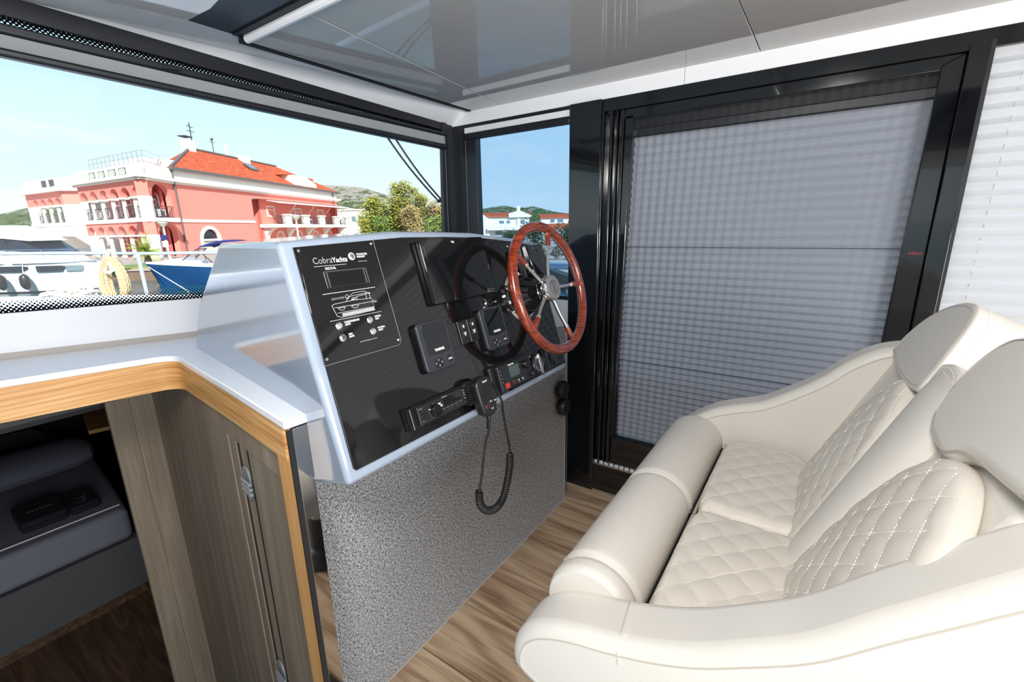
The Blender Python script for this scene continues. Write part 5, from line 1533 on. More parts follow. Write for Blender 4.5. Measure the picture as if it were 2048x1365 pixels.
def railing(O, D, N, s0, s1, z0, z1, n, parent, name='railing'):
    mb = MB()
    for z in (z0 + 0.1, z1):
        mb.bar(O + D * s0 + Z * z + N * n, O + D * s1 + Z * z + N * n, 0.05, 0.05)
    k = max(2, int((s1 - s0) / 0.22))
    for i in range(k + 1):
        s = s0 + (s1 - s0) * i / k
        mb.bar(O + D * s + Z * z0 + N * n, O + D * s + Z * z1 + N * n, 0.03, 0.03, (1, 0, 0))
    if s1 - s0 > 0.8:
        c = (s0 + s1) / 2; r = min(0.3, (z1 - z0) * 0.36)
        mb.tube([O + D * (c + r * 1.5 * math.cos(a)) + Z * ((z0 + z1) / 2 + r * math.sin(a)) + N * n for a in [2 * PI * q / 14 for q in range(14)]], 0.025, 4, closed=True)
    return mb.build(name, 'iron', parent, smooth=False)
ZG, ZB0, ZB1, ZS, ZR = -0.3, 2.55, 2.85, 4.50, 5.70
# left arcade
cs_ = [0.95 + 1.86 * i for i in range(6)]
wall_plate('wall', K2B, LB, NL, rect(0, ZS, 11.1, ZR), [], 0.02, 'paint_red', bld).hide_render = False
def arcade(O, D, N, L, centres, w, parent, lower=True):
    # spandrel wall with arched undersides
    def spandrel(z_spring, z_top):
        loop = [(0, z_top), (0, z_spring)]
        for c in centres:
            loop += [(c - w / 2 * math.cos(PI * k / 12), z_spring + w / 2 * math.sin(PI * k / 12)) for k in range(13)]
        loop += [(L, z_spring), (L, z_top)]
        return loop
    for zs, zt in ((ZS, ZR),) + (((1.55, ZB0),) if lower else ()):
        wall_plate('arcade_wall', O, D, N, spandrel(zs, zt), [], 0.45, 'paint_red', parent)
    cols = [(centres[i] + centres[i + 1]) / 2 for i in range(len(centres) - 1)]
    for zb, zs in ((ZB1, ZS),) + (((ZG, 1.55),) if lower else ()):
        for s in cols:
            c = O + D * s - N * 0.22
            col_ = MB().lathe([(0.20, zb), (0.20, zb + 0.1), (0.165, zb + 0.14), (0.15, zs - 0.16)], (c.x, c.y, 0), Z, 10).build('column', 'paint_white', parent)
            slab('capital', O, D, N, s - 0.34, s + 0.34, zs - 0.13, zs, -0.48, 0.06, 'paint_white', col_)
        for s0, s1 in ((-0.0, centres[0] - w / 2), (centres[-1] + w / 2, L)):
            slab('pilaster', O, D, N, s0, s1, zb, zs, -0.5, 0.03, 'paint_white', parent)
        if zb == ZB1:
            gaps = [centres[0] - w / 2] + cols + [centres[-1] + w / 2]
            for i in range(len(gaps) - 1):
                railing(O, D, N, gaps[i] + 0.2, gaps[i + 1] - 0.2, zb, zb + 0.95, -0.2, parent)
bpy.data.objects.remove(bpy.data.objects['wall'])
arcade(K2B, LB, NL, 11.1, cs_, 1.50, bld)
slab('inner_wall', K2B, LB, NL, 2.2, 11.1, ZG, ZR, -2.4, -2.2, 'paint_red_deep', bld)
for s in (3.0, 5.2, 7.6, 9.8):
    pane_window(K2B, LB, NL, s - 0.55, s + 0.55, ZB1, 5.0, bld, -2.2, True)
    pane_window(K2B, LB, NL, s - 0.5, s + 0.5, ZG, 2.0, bld, -2.2, True)
slab('floor_band', K2B, LB, NL, -0.05, 11.15, ZB0, ZB1, -2.3, 0.10, 'paint_white', bld)
slab('cornice', K2B, LB, NL, -0.15, 11.4, ZR, ZR + 0.16, -0.5, 0.18, 'paint_white', bld)
slab('cornice', K2B, LB, NL, -0.30, 11.5, ZR + 0.16, ZR + 0.40, -0.5, 0.40, 'paint_white', bld)
slab('parapet', K2B, LB, NL, 0, 11.1, ZR + 0.40, 6.95, -0.4, 0.0, 'paint_white', bld)
for s0, s1 in ((1.85, 2.95), (3.55, 4.75), (5.45, 6.55), (7.2, 8.25)):
    wall_ = MB().loft([[K2B + LB * s + Z * z + NL * n for s, z in rect(s0, 6.17, s1, 6.70)] for n in (-0.02, 0.03)]).build('attic_opening', 'gutter', bld, smooth=False)
    MB().loft([[K2B + LB * s + Z * z + NL * n for s, z in rrect(s0 + 0.08, 6.20, s1 - 0.08, 6.66, 0.2)] for n in (0.0, 0.05)]).build('attic_pane', 'shutter', wall_, smooth=False)
# bay between the two fronts
bc = BL_ / 2 + 0.05
wall_plate('bay_wall', K2B, BD, NBAY, rect(0, ZS - 0.0, BL_, ZR), [], 0.02, 'paint_red', bld)
bpy.data.objects.remove(bpy.data.objects['bay_wall'])
def bay(O, D, N, L, c, w, parent, lower=True):
    for zb, zs, zt in ((ZB1, ZS, ZR),) + (((ZG, 1.55, ZB0),) if lower else ()):
        r_ = min(w / 2, zt - zs - 0.12)
        loop = [(0, zt), (0, zs)] + [(c - w / 2 * math.cos(PI * k / 14), zs + r_ * math.sin(PI * k / 14)) for k in range(15)] + [(L, zs), (L, zt)]
        wall_plate('bay_wall', O, D, N, loop, [], 0.45, 'paint_red', parent)
        slab('pilaster', O, D, N, 0, c - w / 2, zb, zs, -0.45, 0.02, 'paint_white', parent)
        slab('bay_side', O, D, N, c + w / 2, L, zb, zs, -0.45, 0.0, 'paint_red', parent)
bay(K2B, BD, NBAY, BL_, 2.15, 2.35, bld)
slab('bay_back', K2B, BD, NBAY, 1.35, BL_ + 0.3, ZG, ZR, -1.5, -1.3, 'paint_red_deep', bld)
pane_window(K2B, BD, NBAY, 1.45, 2.5, ZB1, 5.3, bld, -1.3, True)
pane_window(K2B, BD, NBAY, 2.75, 3.45, ZB1 + 0.2, 4.5, bld, -1.3, False, 'shutter')
pane_window(K2B, BD, NBAY, 1.4, 2.3, ZG, 2.1, bld, -1.3, True)
pane_window(K2B, BD, NBAY, 2.5, 3.5, ZG, 2.15, bld, -1.3, True, 'shutter')
railing(K2B, BD, NBAY, 1.0, 3.3, ZB1, ZB1 + 0.95, 0.0, bld)
slab('floor_band', K2B, BD, NBAY, -0.05, BL_ + 0.05, ZB0, ZB1, -1.3, 0.12, 'paint_white', bld)
slab('cornice', K2B, BD, NBAY, -0.15, BL_ + 0.1, ZR, ZR + 0.16, -0.5, 0.18, 'paint_white', bld)
slab('cornice', K2B, BD, NBAY, -0.35, BL_ + 0.2, ZR + 0.16, ZR + 0.40, -0.5, 0.40, 'paint_white', bld)
slab('parapet', K2B, BD, NBAY, 0, BL_, ZR + 0.40, 6.95, -0.4, 0.0, 'paint_white', bld)
# long right front
LR = 29.0
wall_plate('wall', KB, FB, NB, [(0, ZG), (9.96, ZG), (9.96, 5.15), (LR, 5.15), (LR, ZR), (0, ZR)], [arch(3.25, 2.1, ZG, 0.95)], 0.4, 'paint_red', bld)
slab('recess_wall', KB, FB, NB, 9.9, 12.6, ZG, ZR, -3.3, -3.0, 'paint_red_deep', bld)
slab('recess_side', KB, FB, NB, 12.3, 12.6, ZG, 5.2, -3.0, -0.9, 'paint_red', bld)
slab('back_wall', KB, FB, NB, 12.3, LR - 0.6, ZG, 5.2, -1.3, -0.9, 'paint_red', bld)
slab('end_wall', KB, FB, NB, LR - 0.6, LR, ZG, 5.2, -1.3, -0.1, 'paint_red_deep', bld)
slab('side_wall', KB, FB, NB, 9.96, 10.2, ZG, 5.2, -3.2, -0.4, 'paint_red_deep', bld)
slab('floor_band', KB, FB, NB, 0.0, 9.96, ZB0, ZB1 - 0.05, -0.2, 0.08, 'paint_white', bld)
slab('floor_band', KB, FB, NB, 9.96, 12.4, ZB0, ZB1 - 0.05, -3.0, -2.9, 'paint_white', bld)
slab('cornice', KB, FB, NB, -0.05, LR + 0.3, ZR, ZR + 0.16, -0.5, 0.18, 'paint_white', bld)
slab('cornice', KB, FB, NB, -0.05, LR + 0.6, ZR + 0.16, ZR + 0.40, -0.5, 0.42, 'paint_white', bld)
slab('parapet', KB, FB, NB, 0.0, LR, ZR + 0.40, 7.0, -0.5, 0.0, 'paint_white', bld)
aw_f = wall_plate('window', KB + NB * 0.10, FB, NB, arch(3.25, 2.6, ZG, 0.95), [arch(3.25, 2.0, ZG + 0.02, 0.95)], 0.16, 'paint_white', bld)
MB().loft([[KB + FB * s + Z * z + NB * n for s, z in arch(3.25, 2.1, ZG, 0.95)] for n in (-0.25, -0.2)]).build('pane', 'shutter', aw_f, smooth=False)
MB().loft([[KB + FB * s + Z * z + NB * n for s, z in [(3.25 + 1.0 * math.cos(PI * k / 12), 1.0 + 1.0 * math.sin(PI * k / 12)) for k in range(13)]] for n in (-0.2, -0.15)]).build('pane', 'glass_dark', aw_f, smooth=False)
slab('glazing_bar', KB, FB, NB, 2.2, 4.3, 0.90, 1.06, -0.2, -0.05, 'paint_white', aw_f)
for s0, s1, z0, z1 in ((13.6, 15.1, 3.3, 4.55), (19.1, 20.8, 3.2, 4.5), (24.7, 26.4, 2.5, 4.5)):
    pane_window(KB, FB, NB, s0, s1, z0, z1, bld, -0.9)
pane_window(KB, FB, NB, 10.6, 11.4, 3.0, 4.6, bld, -3.0)
for c in (15.6, 19.6, 23.6, 27.4):
    pane_window(KB, FB, NB, c - 0.8, c + 0.8, ZG, 1.7, bld, -0.9, True)
slab('balcony', KB, FB, NB, 12.2, 31.4, 2.08, 2.45, -1.0, 1.0, 'paint_white', bld)
for s in (13.0, 17.3, 21.6, 25.9, 30.2):
    MB().loft([[KB + FB * q + Z * z + NB * n for n, z in [(-0.9, 2.08), (0.9, 2.08)] + [(0.9 - 1.7 * math.sin(a), 2.08 - 1.5 * (1 - math.cos(a))) for a in [PI / 2 * k / 8 for k in range(9)]]] for q in (s - 0.35, s + 0.35)]).build('bracket', 'paint_white', bld, smooth=False)
pier_s = [15.0, 18.9, 22.8, 26.9, 30.4]
for s in pier_s:
    p_ = slab('pier', KB, FB, NB, s - 0.45, s + 0.45, 2.45, 3.45, 0.35, 0.95, 'paint_white', bld)
    slab('cap', KB, FB, NB, s - 0.55, s + 0.55, 3.45, 3.6, 0.25, 1.05, 'paint_white', p_)
for a, c in [(12.3, 14.5)] + [(pier_s[i] + 0.5, pier_s[i + 1] - 0.5) for i in range(4)]:
    railing(KB, FB, NB, a, c, 2.45, 3.35, 0.65, bld)
MB().loft([[KB + FB * s + NB * n + Z * z for n, z in ((-0.8, 5.22), (1.5, 4.78), (1.5, 4.72), (-0.8, 5.16))] for s in (12.6, 31.6)]).build('awning', 'awning', bld, smooth=False)
for s in (16.2, 20.4, 24.6, 28.6):
    MB().bar(KB + FB * s + NB * 1.3 + Z * 4.8, KB + FB * s + NB * -0.2 + Z * 3.2, 0.06, 0.06).build('awning_arm', 'paint_white', bld)
# air-conditioning boxes on the balconies
for O, D, N, s, z, n in ((K2B, BD, NBAY, 2.7, 2.95, -0.5), (KB, FB, NB, 20.9, 2.5, 0.2), (KB, FB, NB, 29.2, 2.5, 0.1)):
    a_ = slab('air_conditioner', O, D, N, s - 0.4, s + 0.4, z, z + 0.65, n - 0.3, n, 'far_yacht', bld)
    MB().lathe([(0.24, 0.0), (0.24, 0.02)], O + D * s + N * (n + 0.0) + Z * (z + 0.32), N, 16).build('fan', 'gutter', a_)
# roof: hipped, over the right block
def rpt(s, n, z):
    return KB + FB * s + NB * n + Z * z
e0, e1, e2, e3 = rpt(-0.2, 0.35, 7.05), rpt(LR + 0.5, 0.35, 7.05), rpt(LR + 0.5, -9.8, 7.05), rpt(6.5, -9.8, 7.05)
r0, r1 = rpt(8.2, -4.7, 9.95), rpt(22.5, -4.7, 9.95)
mb = MB()
mb.add([e0, e1, r1, r0, e2, e3], [(0, 1, 2, 3), (1, 4, 2), (4, 5, 3, 2), (5, 0, 3)])
mb.add([p - Z * 0.18 for p in (e0, e1, r1, r0, e2, e3)], [(3, 2, 1, 0), (2, 4, 1), (2, 3, 5, 4), (3, 0, 5)])
mb.build('roof', 'roof_tile', bld, smooth=False)
MB().bar(e0 - Z * 0.10, e1 - Z * 0.10, 0.16, 0.22).bar(e0 - Z * 0.10, e3 - Z * 0.10, 0.16, 0.22).bar(e1 - Z * 0.1, e2 - Z * 0.1, 0.16, 0.22).build('gutter', 'gutter', bld, smooth=False)
MB().bar(r0 + Z * 0.05, r1 + Z * 0.05, 0.3, 0.16).bar(e0 + Z * 0.05, r0 + Z * 0.05, 0.22, 0.14).build('ridge_cap', 'gutter', bld, smooth=False)
for s in (0.05, LR - 1.2):
    MB().tube([rpt(s, 0.10, 7.0), rpt(s, 0.12, ZR + 0.4), rpt(s, 0.14, ZG)], 0.07, 6).build('downpipe', 'gutter', bld)
chm = MB().loft([[rpt(s, n, z) for s, n in ((7.5, -4.1), (8.4, -4.1), (8.4, -5.0), (7.5, -5.0))] for z in (8.9, 10.7)]).build('chimney', 'paint_white', bld, smooth=False)
MB().loft([[rpt(s, n, z) for s, n in ((7.2, -4.1), (8.2, -4.1), (8.2, -4.9), (7.2, -4.9))] for z in (10.95, 11.03)]).build('chimney_cap', 'iron', chm, smooth=False)
MB().loft([[rpt(s, n, z) for s, n in ((15.2, -3.9), (16.4, -3.9), (16.4, -4.9), (15.2, -4.9))] for z in (9.4, 10.2)]).build('chimney', 'paint_white', bld, smooth=False)
at_ = MB().tube([rpt(8.4, -4.4, 9.9), rpt(8.4, -4.4, 12.4)], 0.05, 5).bar(rpt(7.9, -4.4, 11.6), rpt(8.9, -4.4, 11.6), 0.05, 0.05).bar(rpt(8.0, -4.4, 12.1), rpt(8.8, -4.4, 12.0), 0.05, 0.05).build('aerial', 'iron', bld)
MB().tube([rpt(12.0, -5.0, 9.9), rpt(12.0, -5.0, 11.5)], 0.04, 5).sphere(rpt(12.0, -5.0, 11.5), 0.14, 8, 6).bar(rpt(11.6, -5, 11.2), rpt(12.4, -5, 11.2), 0.04, 0.04).build('aerial', 'iron', bld)
MB().lathe([(0.25, 9.8), (0.14, 11.0), (0.05, 11.4)], (rpt(14.0, -5, 0).x, rpt(14.0, -5, 0).y, 0), Z, 10).build('vent', 'paint_white', bld)
sk = MB().loft([[rpt(s, n, z + h) for s, n, z in ((13.6, -3.0, 9.13), (14.9, -3.0, 9.13), (14.9, -1.9, 8.40), (13.6, -1.9, 8.40))] for h in (0.03, 0.16)]).build('skylight', 'gutter', bld, smooth=False)
MB().loft([[rpt(s, n, z + h) for s, n, z in ((13.75, -2.85, 9.03), (14.75, -2.85, 9.03), (14.75, -2.05, 8.50), (13.75, -2.05, 8.50))] for h in (0.12, 0.18)]).build('pane', 'pane_far', sk, smooth=False)
dm = MB().loft([[rpt(s, n, z) for s, z in ((18.4, 7.0), (23.6, 7.0), (23.6, 7.6), (21.2, 8.35), (18.4, 8.35))] for n in (0.1, -4.6)]).build('dormer', 'paint_white', bld, smooth=False)
MB().loft([[rpt(s, n, z) for s, z in ((17.8, 8.37), (24.2, 8.2), (24.2, 8.4), (17.8, 8.6))] for n in (-0.6, -4.8)]).build('dormer_roof', 'roof_tile', dm, smooth=False)
MB().loft([[rpt(s, n, z) for s, z in rect(20.3, 7.0, 21.6, 8.2)] for n in (0.1, 0.16)]).build('dormer_door', 'far_yacht', dm, smooth=False)
tr_ = MB()
for k in range(13):
    s = 1.6 + 9.4 * k / 12
    tr_.bar(K2B + LB * s - NL * 1.2 + Z * 6.9, K2B + LB * s - NL * 1.2 + Z * 8.1, 0.04, 0.04, (1, 0, 0))
for z in (7.3, 7.7, 8.1):
    tr_.bar(K2B + LB * 1.6 - NL * 1.2 + Z * z, K2B + LB * 11.0 - NL * 1.2 + Z * z, 0.045, 0.045)
    tr_.bar(K2B + LB * 1.6 - NL * 1.2 + Z * z, KB + FB * 1.0 - NB * 1.6 + Z * z, 0.045, 0.045)
tr_.build('terrace_railing', 'steel', bld, smooth=False)
MB().loft([[p + Z * z for p in (K2B + Vector((0.5, 0.9, 0)), KB - NB * 0.5, KB + FB * 4 - NB * 9, LEND - NL * 8, LEND - NL * 0.5)] for z in (6.6, 6.9)]).build('terrace', 'paint_white', bld, smooth=False)
MB().loft([[p + Z * z for p in (K2B - NL * 2.2 + LB * 4.0, K2B - NL * 2.2 + LB * 9.5, K2B - NL * 5 + LB * 9.5, K2B - NL * 5 + LB * 4.0)] for z in (6.9, 7.9)]).build('roof_hut', 'paint_white', bld, smooth=False)
MB().loft([[p + Z * z for p in (Vector((16.2, 47.6, 0)), KB - NB * 1.3, KB + FB * 3 - NB * 9, LEND - NL * 8, LEND - NL * 2.6)] for z in (ZG, 6.6)]).build('core', 'paint_red_deep', bld, smooth=False)
# the further wing at the left
wing = [1.15 + 1.72 * i for i in range(4)]
arcade(M1, WD, NW, 8.3, wing, 1.36, bld, False)
slab('inner_wall', M1, WD, NW, 0.3, 8.3, ZG, ZR, -2.4, -2.2, 'shutter', bld)
slab('lower_wall', M1, WD, NW, 0.0, 8.3, ZG, ZB0, -0.5, 0.0, 'paint_white', bld)
slab('floor_band', M1, WD, NW, -0.1, 8.4, ZB0, ZB1, -2.3, 0.10, 'paint_white', bld)
slab('cornice', M1, WD, NW, -0.2, 8.6, ZR, ZR + 0.40, -0.5, 0.40, 'paint_white', bld)
slab('parapet', M1, WD, NW, 0, 8.3, ZR + 0.40, 6.95, -0.4, 0.0, 'paint_white', bld)
for s0, s1 in ((1.0, 2.0), (2.7, 3.7)):
    MB().loft([[M1 + WD * s + Z * z + NW * n for s, z in rect(s0, 6.2, s1, 6.8)] for n in (-0.02, 0.04)]).build('attic_opening', 'gutter', bld, smooth=False)
BW = (VB + Vector((2.2, 0.6, 0)) - M1); WL = BW.length; BW.normalize(); NV = Vector((BW.y, -BW.x, 0))
bay(M1, BW, NV, WL, WL * 0.52, min(2.1, WL * 0.55), bld, False)
slab('bay_back', M1, BW, NV, 0, WL, ZG, ZR, -2.2, -2.0, 'shutter', bld)
slab('lower_wall', M1, BW, NV, 0, WL, ZG, ZB0, -0.5, 0.0, 'paint_white', bld)
slab('floor_band', M1, BW, NV, -0.1, WL, ZB0, ZB1, -2.0, 0.10, 'paint_white', bld)
slab('cornice', M1, BW, NV, -0.3, WL, ZR, ZR + 0.40, -0.5, 0.40, 'paint_white', bld)
slab('parapet', M1, BW, NV, 0, WL, ZR + 0.40, 6.95, -0.4, 0.0, 'paint_white', bld)
railing(M1, BW, NV, 0.3, WL - 0.2, ZB1, ZB1 + 0.95, -0.1, bld)
slab('canopy', M1, WD, NW, -4.0, 6.0, 1.55, 1.75, 0.0, 1.6, 'paint_white', bld)

# ------------------------------------------------------------------ street furniture and plants on the quay
def lamp_post(x, y, zt, label):
    o = thing('street_lamp', label, 'street lamp', (x, y, -0.3), 'street lamps on the quay')
    MB().lathe([(0.11, -0.3), (0.11, 0.1), (0.07, 0.2), (0.06, zt - 0.35)], (x, y, 0), Z, 10).build('post', 'far_yacht', o)
    MB().lathe([(0.10, zt - 0.36), (0.16, zt - 0.30), (0.34, zt - 0.06), (0.34, zt), (0.30, zt + 0.05)], (x, y, 0), Z, 16).build('shade', 'shutter', o)
    MB().lathe([(0.40, zt + 0.04), (0.36, zt + 0.10), (0.05, zt + 0.16)], (x, y, 0), Z, 16).build('lid', 'far_yacht', o)
lamp_post(13.91, 40.16, 2.42, 'white street lamp in front of the arcade corner of the red building')
lamp_post(23.56, 39.04, 2.85, 'white street lamp below the long balcony of the red building')
sg = thing('sign_post', 'small blue and white notice on a post beside the palm in front of the arcade', 'sign', (12.15, 35.3, -0.3))
MB().tube([(12.15, 35.3, -0.3), (12.15, 35.3, 1.5)], 0.035, 6).build('post', 'steel', sg)
for z0, z1, c_ in ((1.18, 1.5, 'canvas_blue'), (0.74, 1.12, 'far_yacht')):
    MB().loft([[Vector((12.15, 35.25, 0)) + Vector((0.83, -0.56, 0)) * s + Z * z + Vector((-0.56, -0.83, 0)) * n for s, z in rect(-0.16, z0, 0.16, z1)] for n in (0, 0.03)]).build('notice', c_, sg, smooth=False)
pm = thing('palm', 'low green palm with arching leaves in front of the red arcade', 'palm', (11.6, 37.0, -0.3))
MB().lathe([(0.22, -0.3), (0.17, 0.1), (0.20, 0.45)], (11.6, 37.0, 0), Z, 10).build('trunk', 'bark', pm)
rng = random.Random(11)
for k in range(30):
    az = rng.uniform(0, 2 * PI); el = rng.uniform(0.1, 1.45); L = rng.uniform(1.0, 1.6)
    d = Vector((math.cos(az) * math.cos(el), math.sin(az) * math.cos(el), math.sin(el)))
    base = Vector((11.6, 37.0, 0.35)); pts = []
    for j in range(9):
        t = j / 8
        pts.append(base + d * (L * t) - Z * (0.75 * t * t * math.cos(el)))
    mb = MB()
    for j in range(1, 9):
        p = pts[j]; tg = (pts[j] - pts[j - 1]).normalized(); sd = tg.cross(Z)
        sd = sd.normalized() if sd.length > 1e-3 else X
        for s in (-1, 1):
            for q in (0, 0.5):
                b0 = pts[j - 1].lerp(p, q)
                tip = b0 + sd * (s * 0.34 * (1 - 0.5 * j / 9)) + tg * 0.22 - Z * 0.10
                mb.add([b0, b0 + tg * 0.05, tip], [(0, 1, 2)])
    mb.tube(pts, [0.022 - 0.002 * j for j in range(9)], 4)
    mb.build('palm_leaf', 'leaf_palm', pm, smooth=False)

def tree(x, y, zb, h, w, mat_, label, seed, n=1500, leaf=0.42, name='tree', blobs=13, group=None, trunk=True):
    o = thing(name, label, 'tree' if name == 'tree' else 'shrub', (x, y, zb), group)
    rng = random.Random(seed)
    if trunk:
        tk = MB().tube([(x, y, zb), (x + 0.1, y, zb + h * 0.35), (x - 0.1, y + 0.1, zb + h * 0.75)], [h * 0.03, h * 0.022, h * 0.006], 7)
        for k in range(6):
            a = rng.uniform(0, 6.28); z0 = zb + h * rng.uniform(0.25, 0.6)
            tk.tube([(x, y, z0), (x + math.cos(a) * w * 0.35, y + math.sin(a) * w * 0.35, z0 + h * 0.22)], [h * 0.012, h * 0.004], 5)
        tk.build('trunk', 'bark', o)
    bl_ = []
    for k in range(blobs):
        t = rng.uniform(0.12, 0.95)
        rr = w * 0.5 * (0.55 + 0.45 * math.sin(PI * min(1, t * 0.9 + 0.1)))
        a = rng.uniform(0, 6.28); d_ = rng.uniform(0, 0.6) * rr
        bl_.append((Vector((x + math.cos(a) * d_, y + math.sin(a) * d_, zb + h * t)), rr * rng.uniform(0.30, 0.62)))
    mb = MB(); vs = []; fs = []
    for i in range(n):
        c, r_ = bl_[i % blobs]
        d = Vector((rng.gauss(0, 1), rng.gauss(0, 1), rng.gauss(0, 1))).normalized()
        p = c + d * (r_ * min(1.45, abs(rng.gauss(0.82, 0.26))))
        p.z = max(p.z, zb + 0.02)
        u = Vector((rng.gauss(0, 1), rng.gauss(0, 1), rng.gauss(0, 1))).normalized()
        v = u.orthogonal().normalized()
        s = leaf * rng.uniform(0.6, 1.3)
        vs += [p - u * s * 0.5, p + v * s * 0.3, p + u * s * 0.5, p - v * s * 0.3]
        fs.append((4 * i, 4 * i + 1, 4 * i + 2, 4 * i + 3))
    f_ = mb.add(vs, fs).build('foliage', mat_, o, smooth=False)
    f_['kind'] = 'stuff'
    return o
TG = 'trees beyond the red building'
tree(55.4, 67.4, -0.3, 7.6, 6.0, 'leaf_yellow', 'yellow-green tree nearest the right end of the red building', 21, 7106, 0.38, group=TG)
tree(58.3, 63.6, -0.3, 10.0, 6.8, 'leaf_yellow', 'tallest yellow-green tree, in the middle of the row right of the red building', 22, 8398, 0.38, group=TG)
tree(60.5, 60.9, -0.3, 9.0, 5.5, 'leaf_yellow', 'narrow thinning yellow tree just left of the wiper bracket', 23, 4845, 0.35, group=TG)
tree(56.6, 65.8, -0.3, 6.2, 5.7, 'leaf_green', 'mid green tree between the two tall yellow-green trees', 24, 5168, 0.35, group=TG)
tree(57.6, 60.2, -0.3, 6.4, 6.8, 'leaf_brown', 'brownish bushy tree in front of the tallest yellow-green tree', 25, 5814, 0.35, group=TG)
tree(62.0, 57.6, -0.3, 6.0, 7.3, 'leaf_brown', 'brownish tree at the right edge of the windscreen beside the wiper', 26, 5814, 0.35, group=TG)
tree(60.0, 57.4, -0.3, 3.6, 5.7, 'leaf_green', 'low green tree under the brownish tree by the wiper', 27, 4199, 0.33, group=TG)
tree(53.0, 67.2, -0.3, 3.7, 4.2, 'leaf_yellow', 'small round yellow-green tree in front of the small white building', 28, 2907, 0.32, group=TG)
tree(54.6, 65.2, -0.3, 3.6, 5.2, 'leaf_green', 'low green bush-like tree at the foot of the yellow-green row', 29, 2907, 0.32, group=TG)

def house(name, label, O, D, w, dep, h, roof_h, wins, roof_m='roof_tile', base=-0.3, terr=None):
    D = Vector(D).normalized(); N = Vector((D.y, -D.x, 0))
    O = Vector(O)
    if N.dot(O) > 0:
        N = -N
    o = thing(name, label, 'house', (O.x, O.y, base))
    MB().loft([[O + D * s - N * n + Z * z for s, n in ((0, 0), (w, 0), (w, dep), (0, dep))] for z in (base, base + h)]).build('wall', 'paint_white', o, smooth=False)
    if roof_h > 0:
        mb = MB()
        mb.loft([[O + D * s - N * n + Z * (base + z) for n, z in ((-0.5, h), (dep * 0.5, h + roof_h), (dep + 0.5, h), (dep + 0.5, h - 0.15), (-0.5, h - 0.15))] for s in (-0.4, w + 0.4)])
        mb.build('roof', roof_m, o, smooth=False)
    else:
        MB().loft([[O + D * s - N * n + Z * z for s, n in ((-0.3, -0.3), (w + 0.3, -0.3), (w + 0.3, dep), (-0.3, dep))] for z in (base + h, base + h + 0.25)]).build('roof_slab', 'paint_white', o, smooth=False)
    for s0, s1, z0, z1 in wins:
        f = MB().loft([[O + D * s + N * n + Z * z for s, z in rect(s0, z0, s1, z1)] for n in (0.0, 0.08)]).build('window', 'far_yacht', o, smooth=False)
        MB().loft([[O + D * s + N * n + Z * z for s, z in rect(s0 + 0.12, z0 + 0.12, s1 - 0.12, z1 - 0.12)] for n in (0.05, 0.10)]).build('pane', 'pane_far', f, smooth=False)
    if terr:
        s0, s1, z0 = terr
        MB().loft([[O + D * s + N * n + Z * z for s, z in rect(s0, z0, s1, z0 + 0.2)] for n in (0, 1.6)]).build('balcony', 'paint_white', o, smooth=False)
        MB().loft([[O + D * s + N * n + Z * z for s, z in rect(s0, z0 + 0.2, s1, z0 + 1.0)] for n in (1.5, 1.6)]).build('parapet', 'paint_white', o, smooth=False)
    return o, O, D, N
hd = (0.563, -0.826, 0)
ho, O_, D_, N_ = house('house', 'large white house with a red tiled roof, left in the small side window', (88.6, 70.5, 0), hd, 12.6, 9, 4.5, 1.0, [(0.6, 1.7, 1.9, 3.0), (5.2, 6.6, 2.4, 3.3), (7.0, 8.0, 2.4, 3.3), (9.4, 11.6, 2.2, 3.4), (4.2, 6.0, -0.2, 0.9), (7.2, 10.0, -0.2, 0.9)], terr=(2.5, 10.2, 1.0))
MB().loft([[O_ + D_ * s - N_ * n + Z * z for s, n in ((9.6, -0.3), (10.4, -0.3), (10.4, 0.5), (9.6, 0.5))] for z in (0, 6.5)]).build('chimney', 'paint_white', ho, smooth=False)
MB().loft([[O_ + D_ * s - N_ * n + Z * z for s, z in ((7.6, 3.9), (13.2, 3.9), (13.2, 4.2), (10.2, 5.5), (7.6, 4.8))] for n in (-0.7, 4)]).build('gable', 'paint_white', ho, smooth=False)
MB().loft([[O_ + D_ * s - N_ * n + Z * z for s, z in ((-2.0, -0.3), (3.0, -0.3), (3.0, 3.6), (0.8, 5.2), (-2.0, 3.8))] for n in (-0.6, 4)]).build('gable', 'paint_white', ho, smooth=False)
ho2, o2, d2, n2_ = house('house', 'white house with orange tiled roof beside the black door pillar', (114.9, 68.2, 0), hd, 10.5, 8, 4.4, 1.1, [(2.4, 3.9, 2.6, 3.7), (4.4, 6.3, 2.6, 3.7), (5.4, 6.6, -0.2, 1.2)], terr=None)
MB().loft([[o2 + d2 * s + n2_ * n + Z * z for n, z in ((0.0, 2.4), (2.6, 1.1), (2.6, 0.95), (0.0, 2.2))] for s in (-0.5, 11)]).build('lower_roof', 'roof_tile', ho2, smooth=False)
MB().loft([[o2 + d2 * s + n2_ * n + Z * z for s, z in rect(0, -0.3, 10.8, 1.0)] for n in (0.1, 2.0)]).build('lower_wall', 'paint_white', ho2, smooth=False)
house('white_building', 'plain white flat-roofed building behind the right end of the red building', (60.0, 87.0, 0), (0.563, -0.826, 0), 9.5, 6, 6.0, 0, [(4.5, 5.6, 3.3, 4.6), (6.0, 7.2, 3.3, 4.6), (7.6, 8.8, 3.3, 4.6)])
for k, (x, y, w, h, lb) in enumerate(((25.6, 15.8, 3.8, 1.75, 'big dark green bush behind the steering wheel'), (27.0, 13.9, 3.6, 1.7, 'dark green bush right of the big one, beside the door pillar'), (33.6, 23.4, 3.4, 1.15, 'dark shrub in front of the large white house'))):
    tree(x, y, -0.3, h, w, 'leaf_dark', lb, 40 + k, 2200, 0.16, 'shrub', 10, 'bushes on the shore', False)
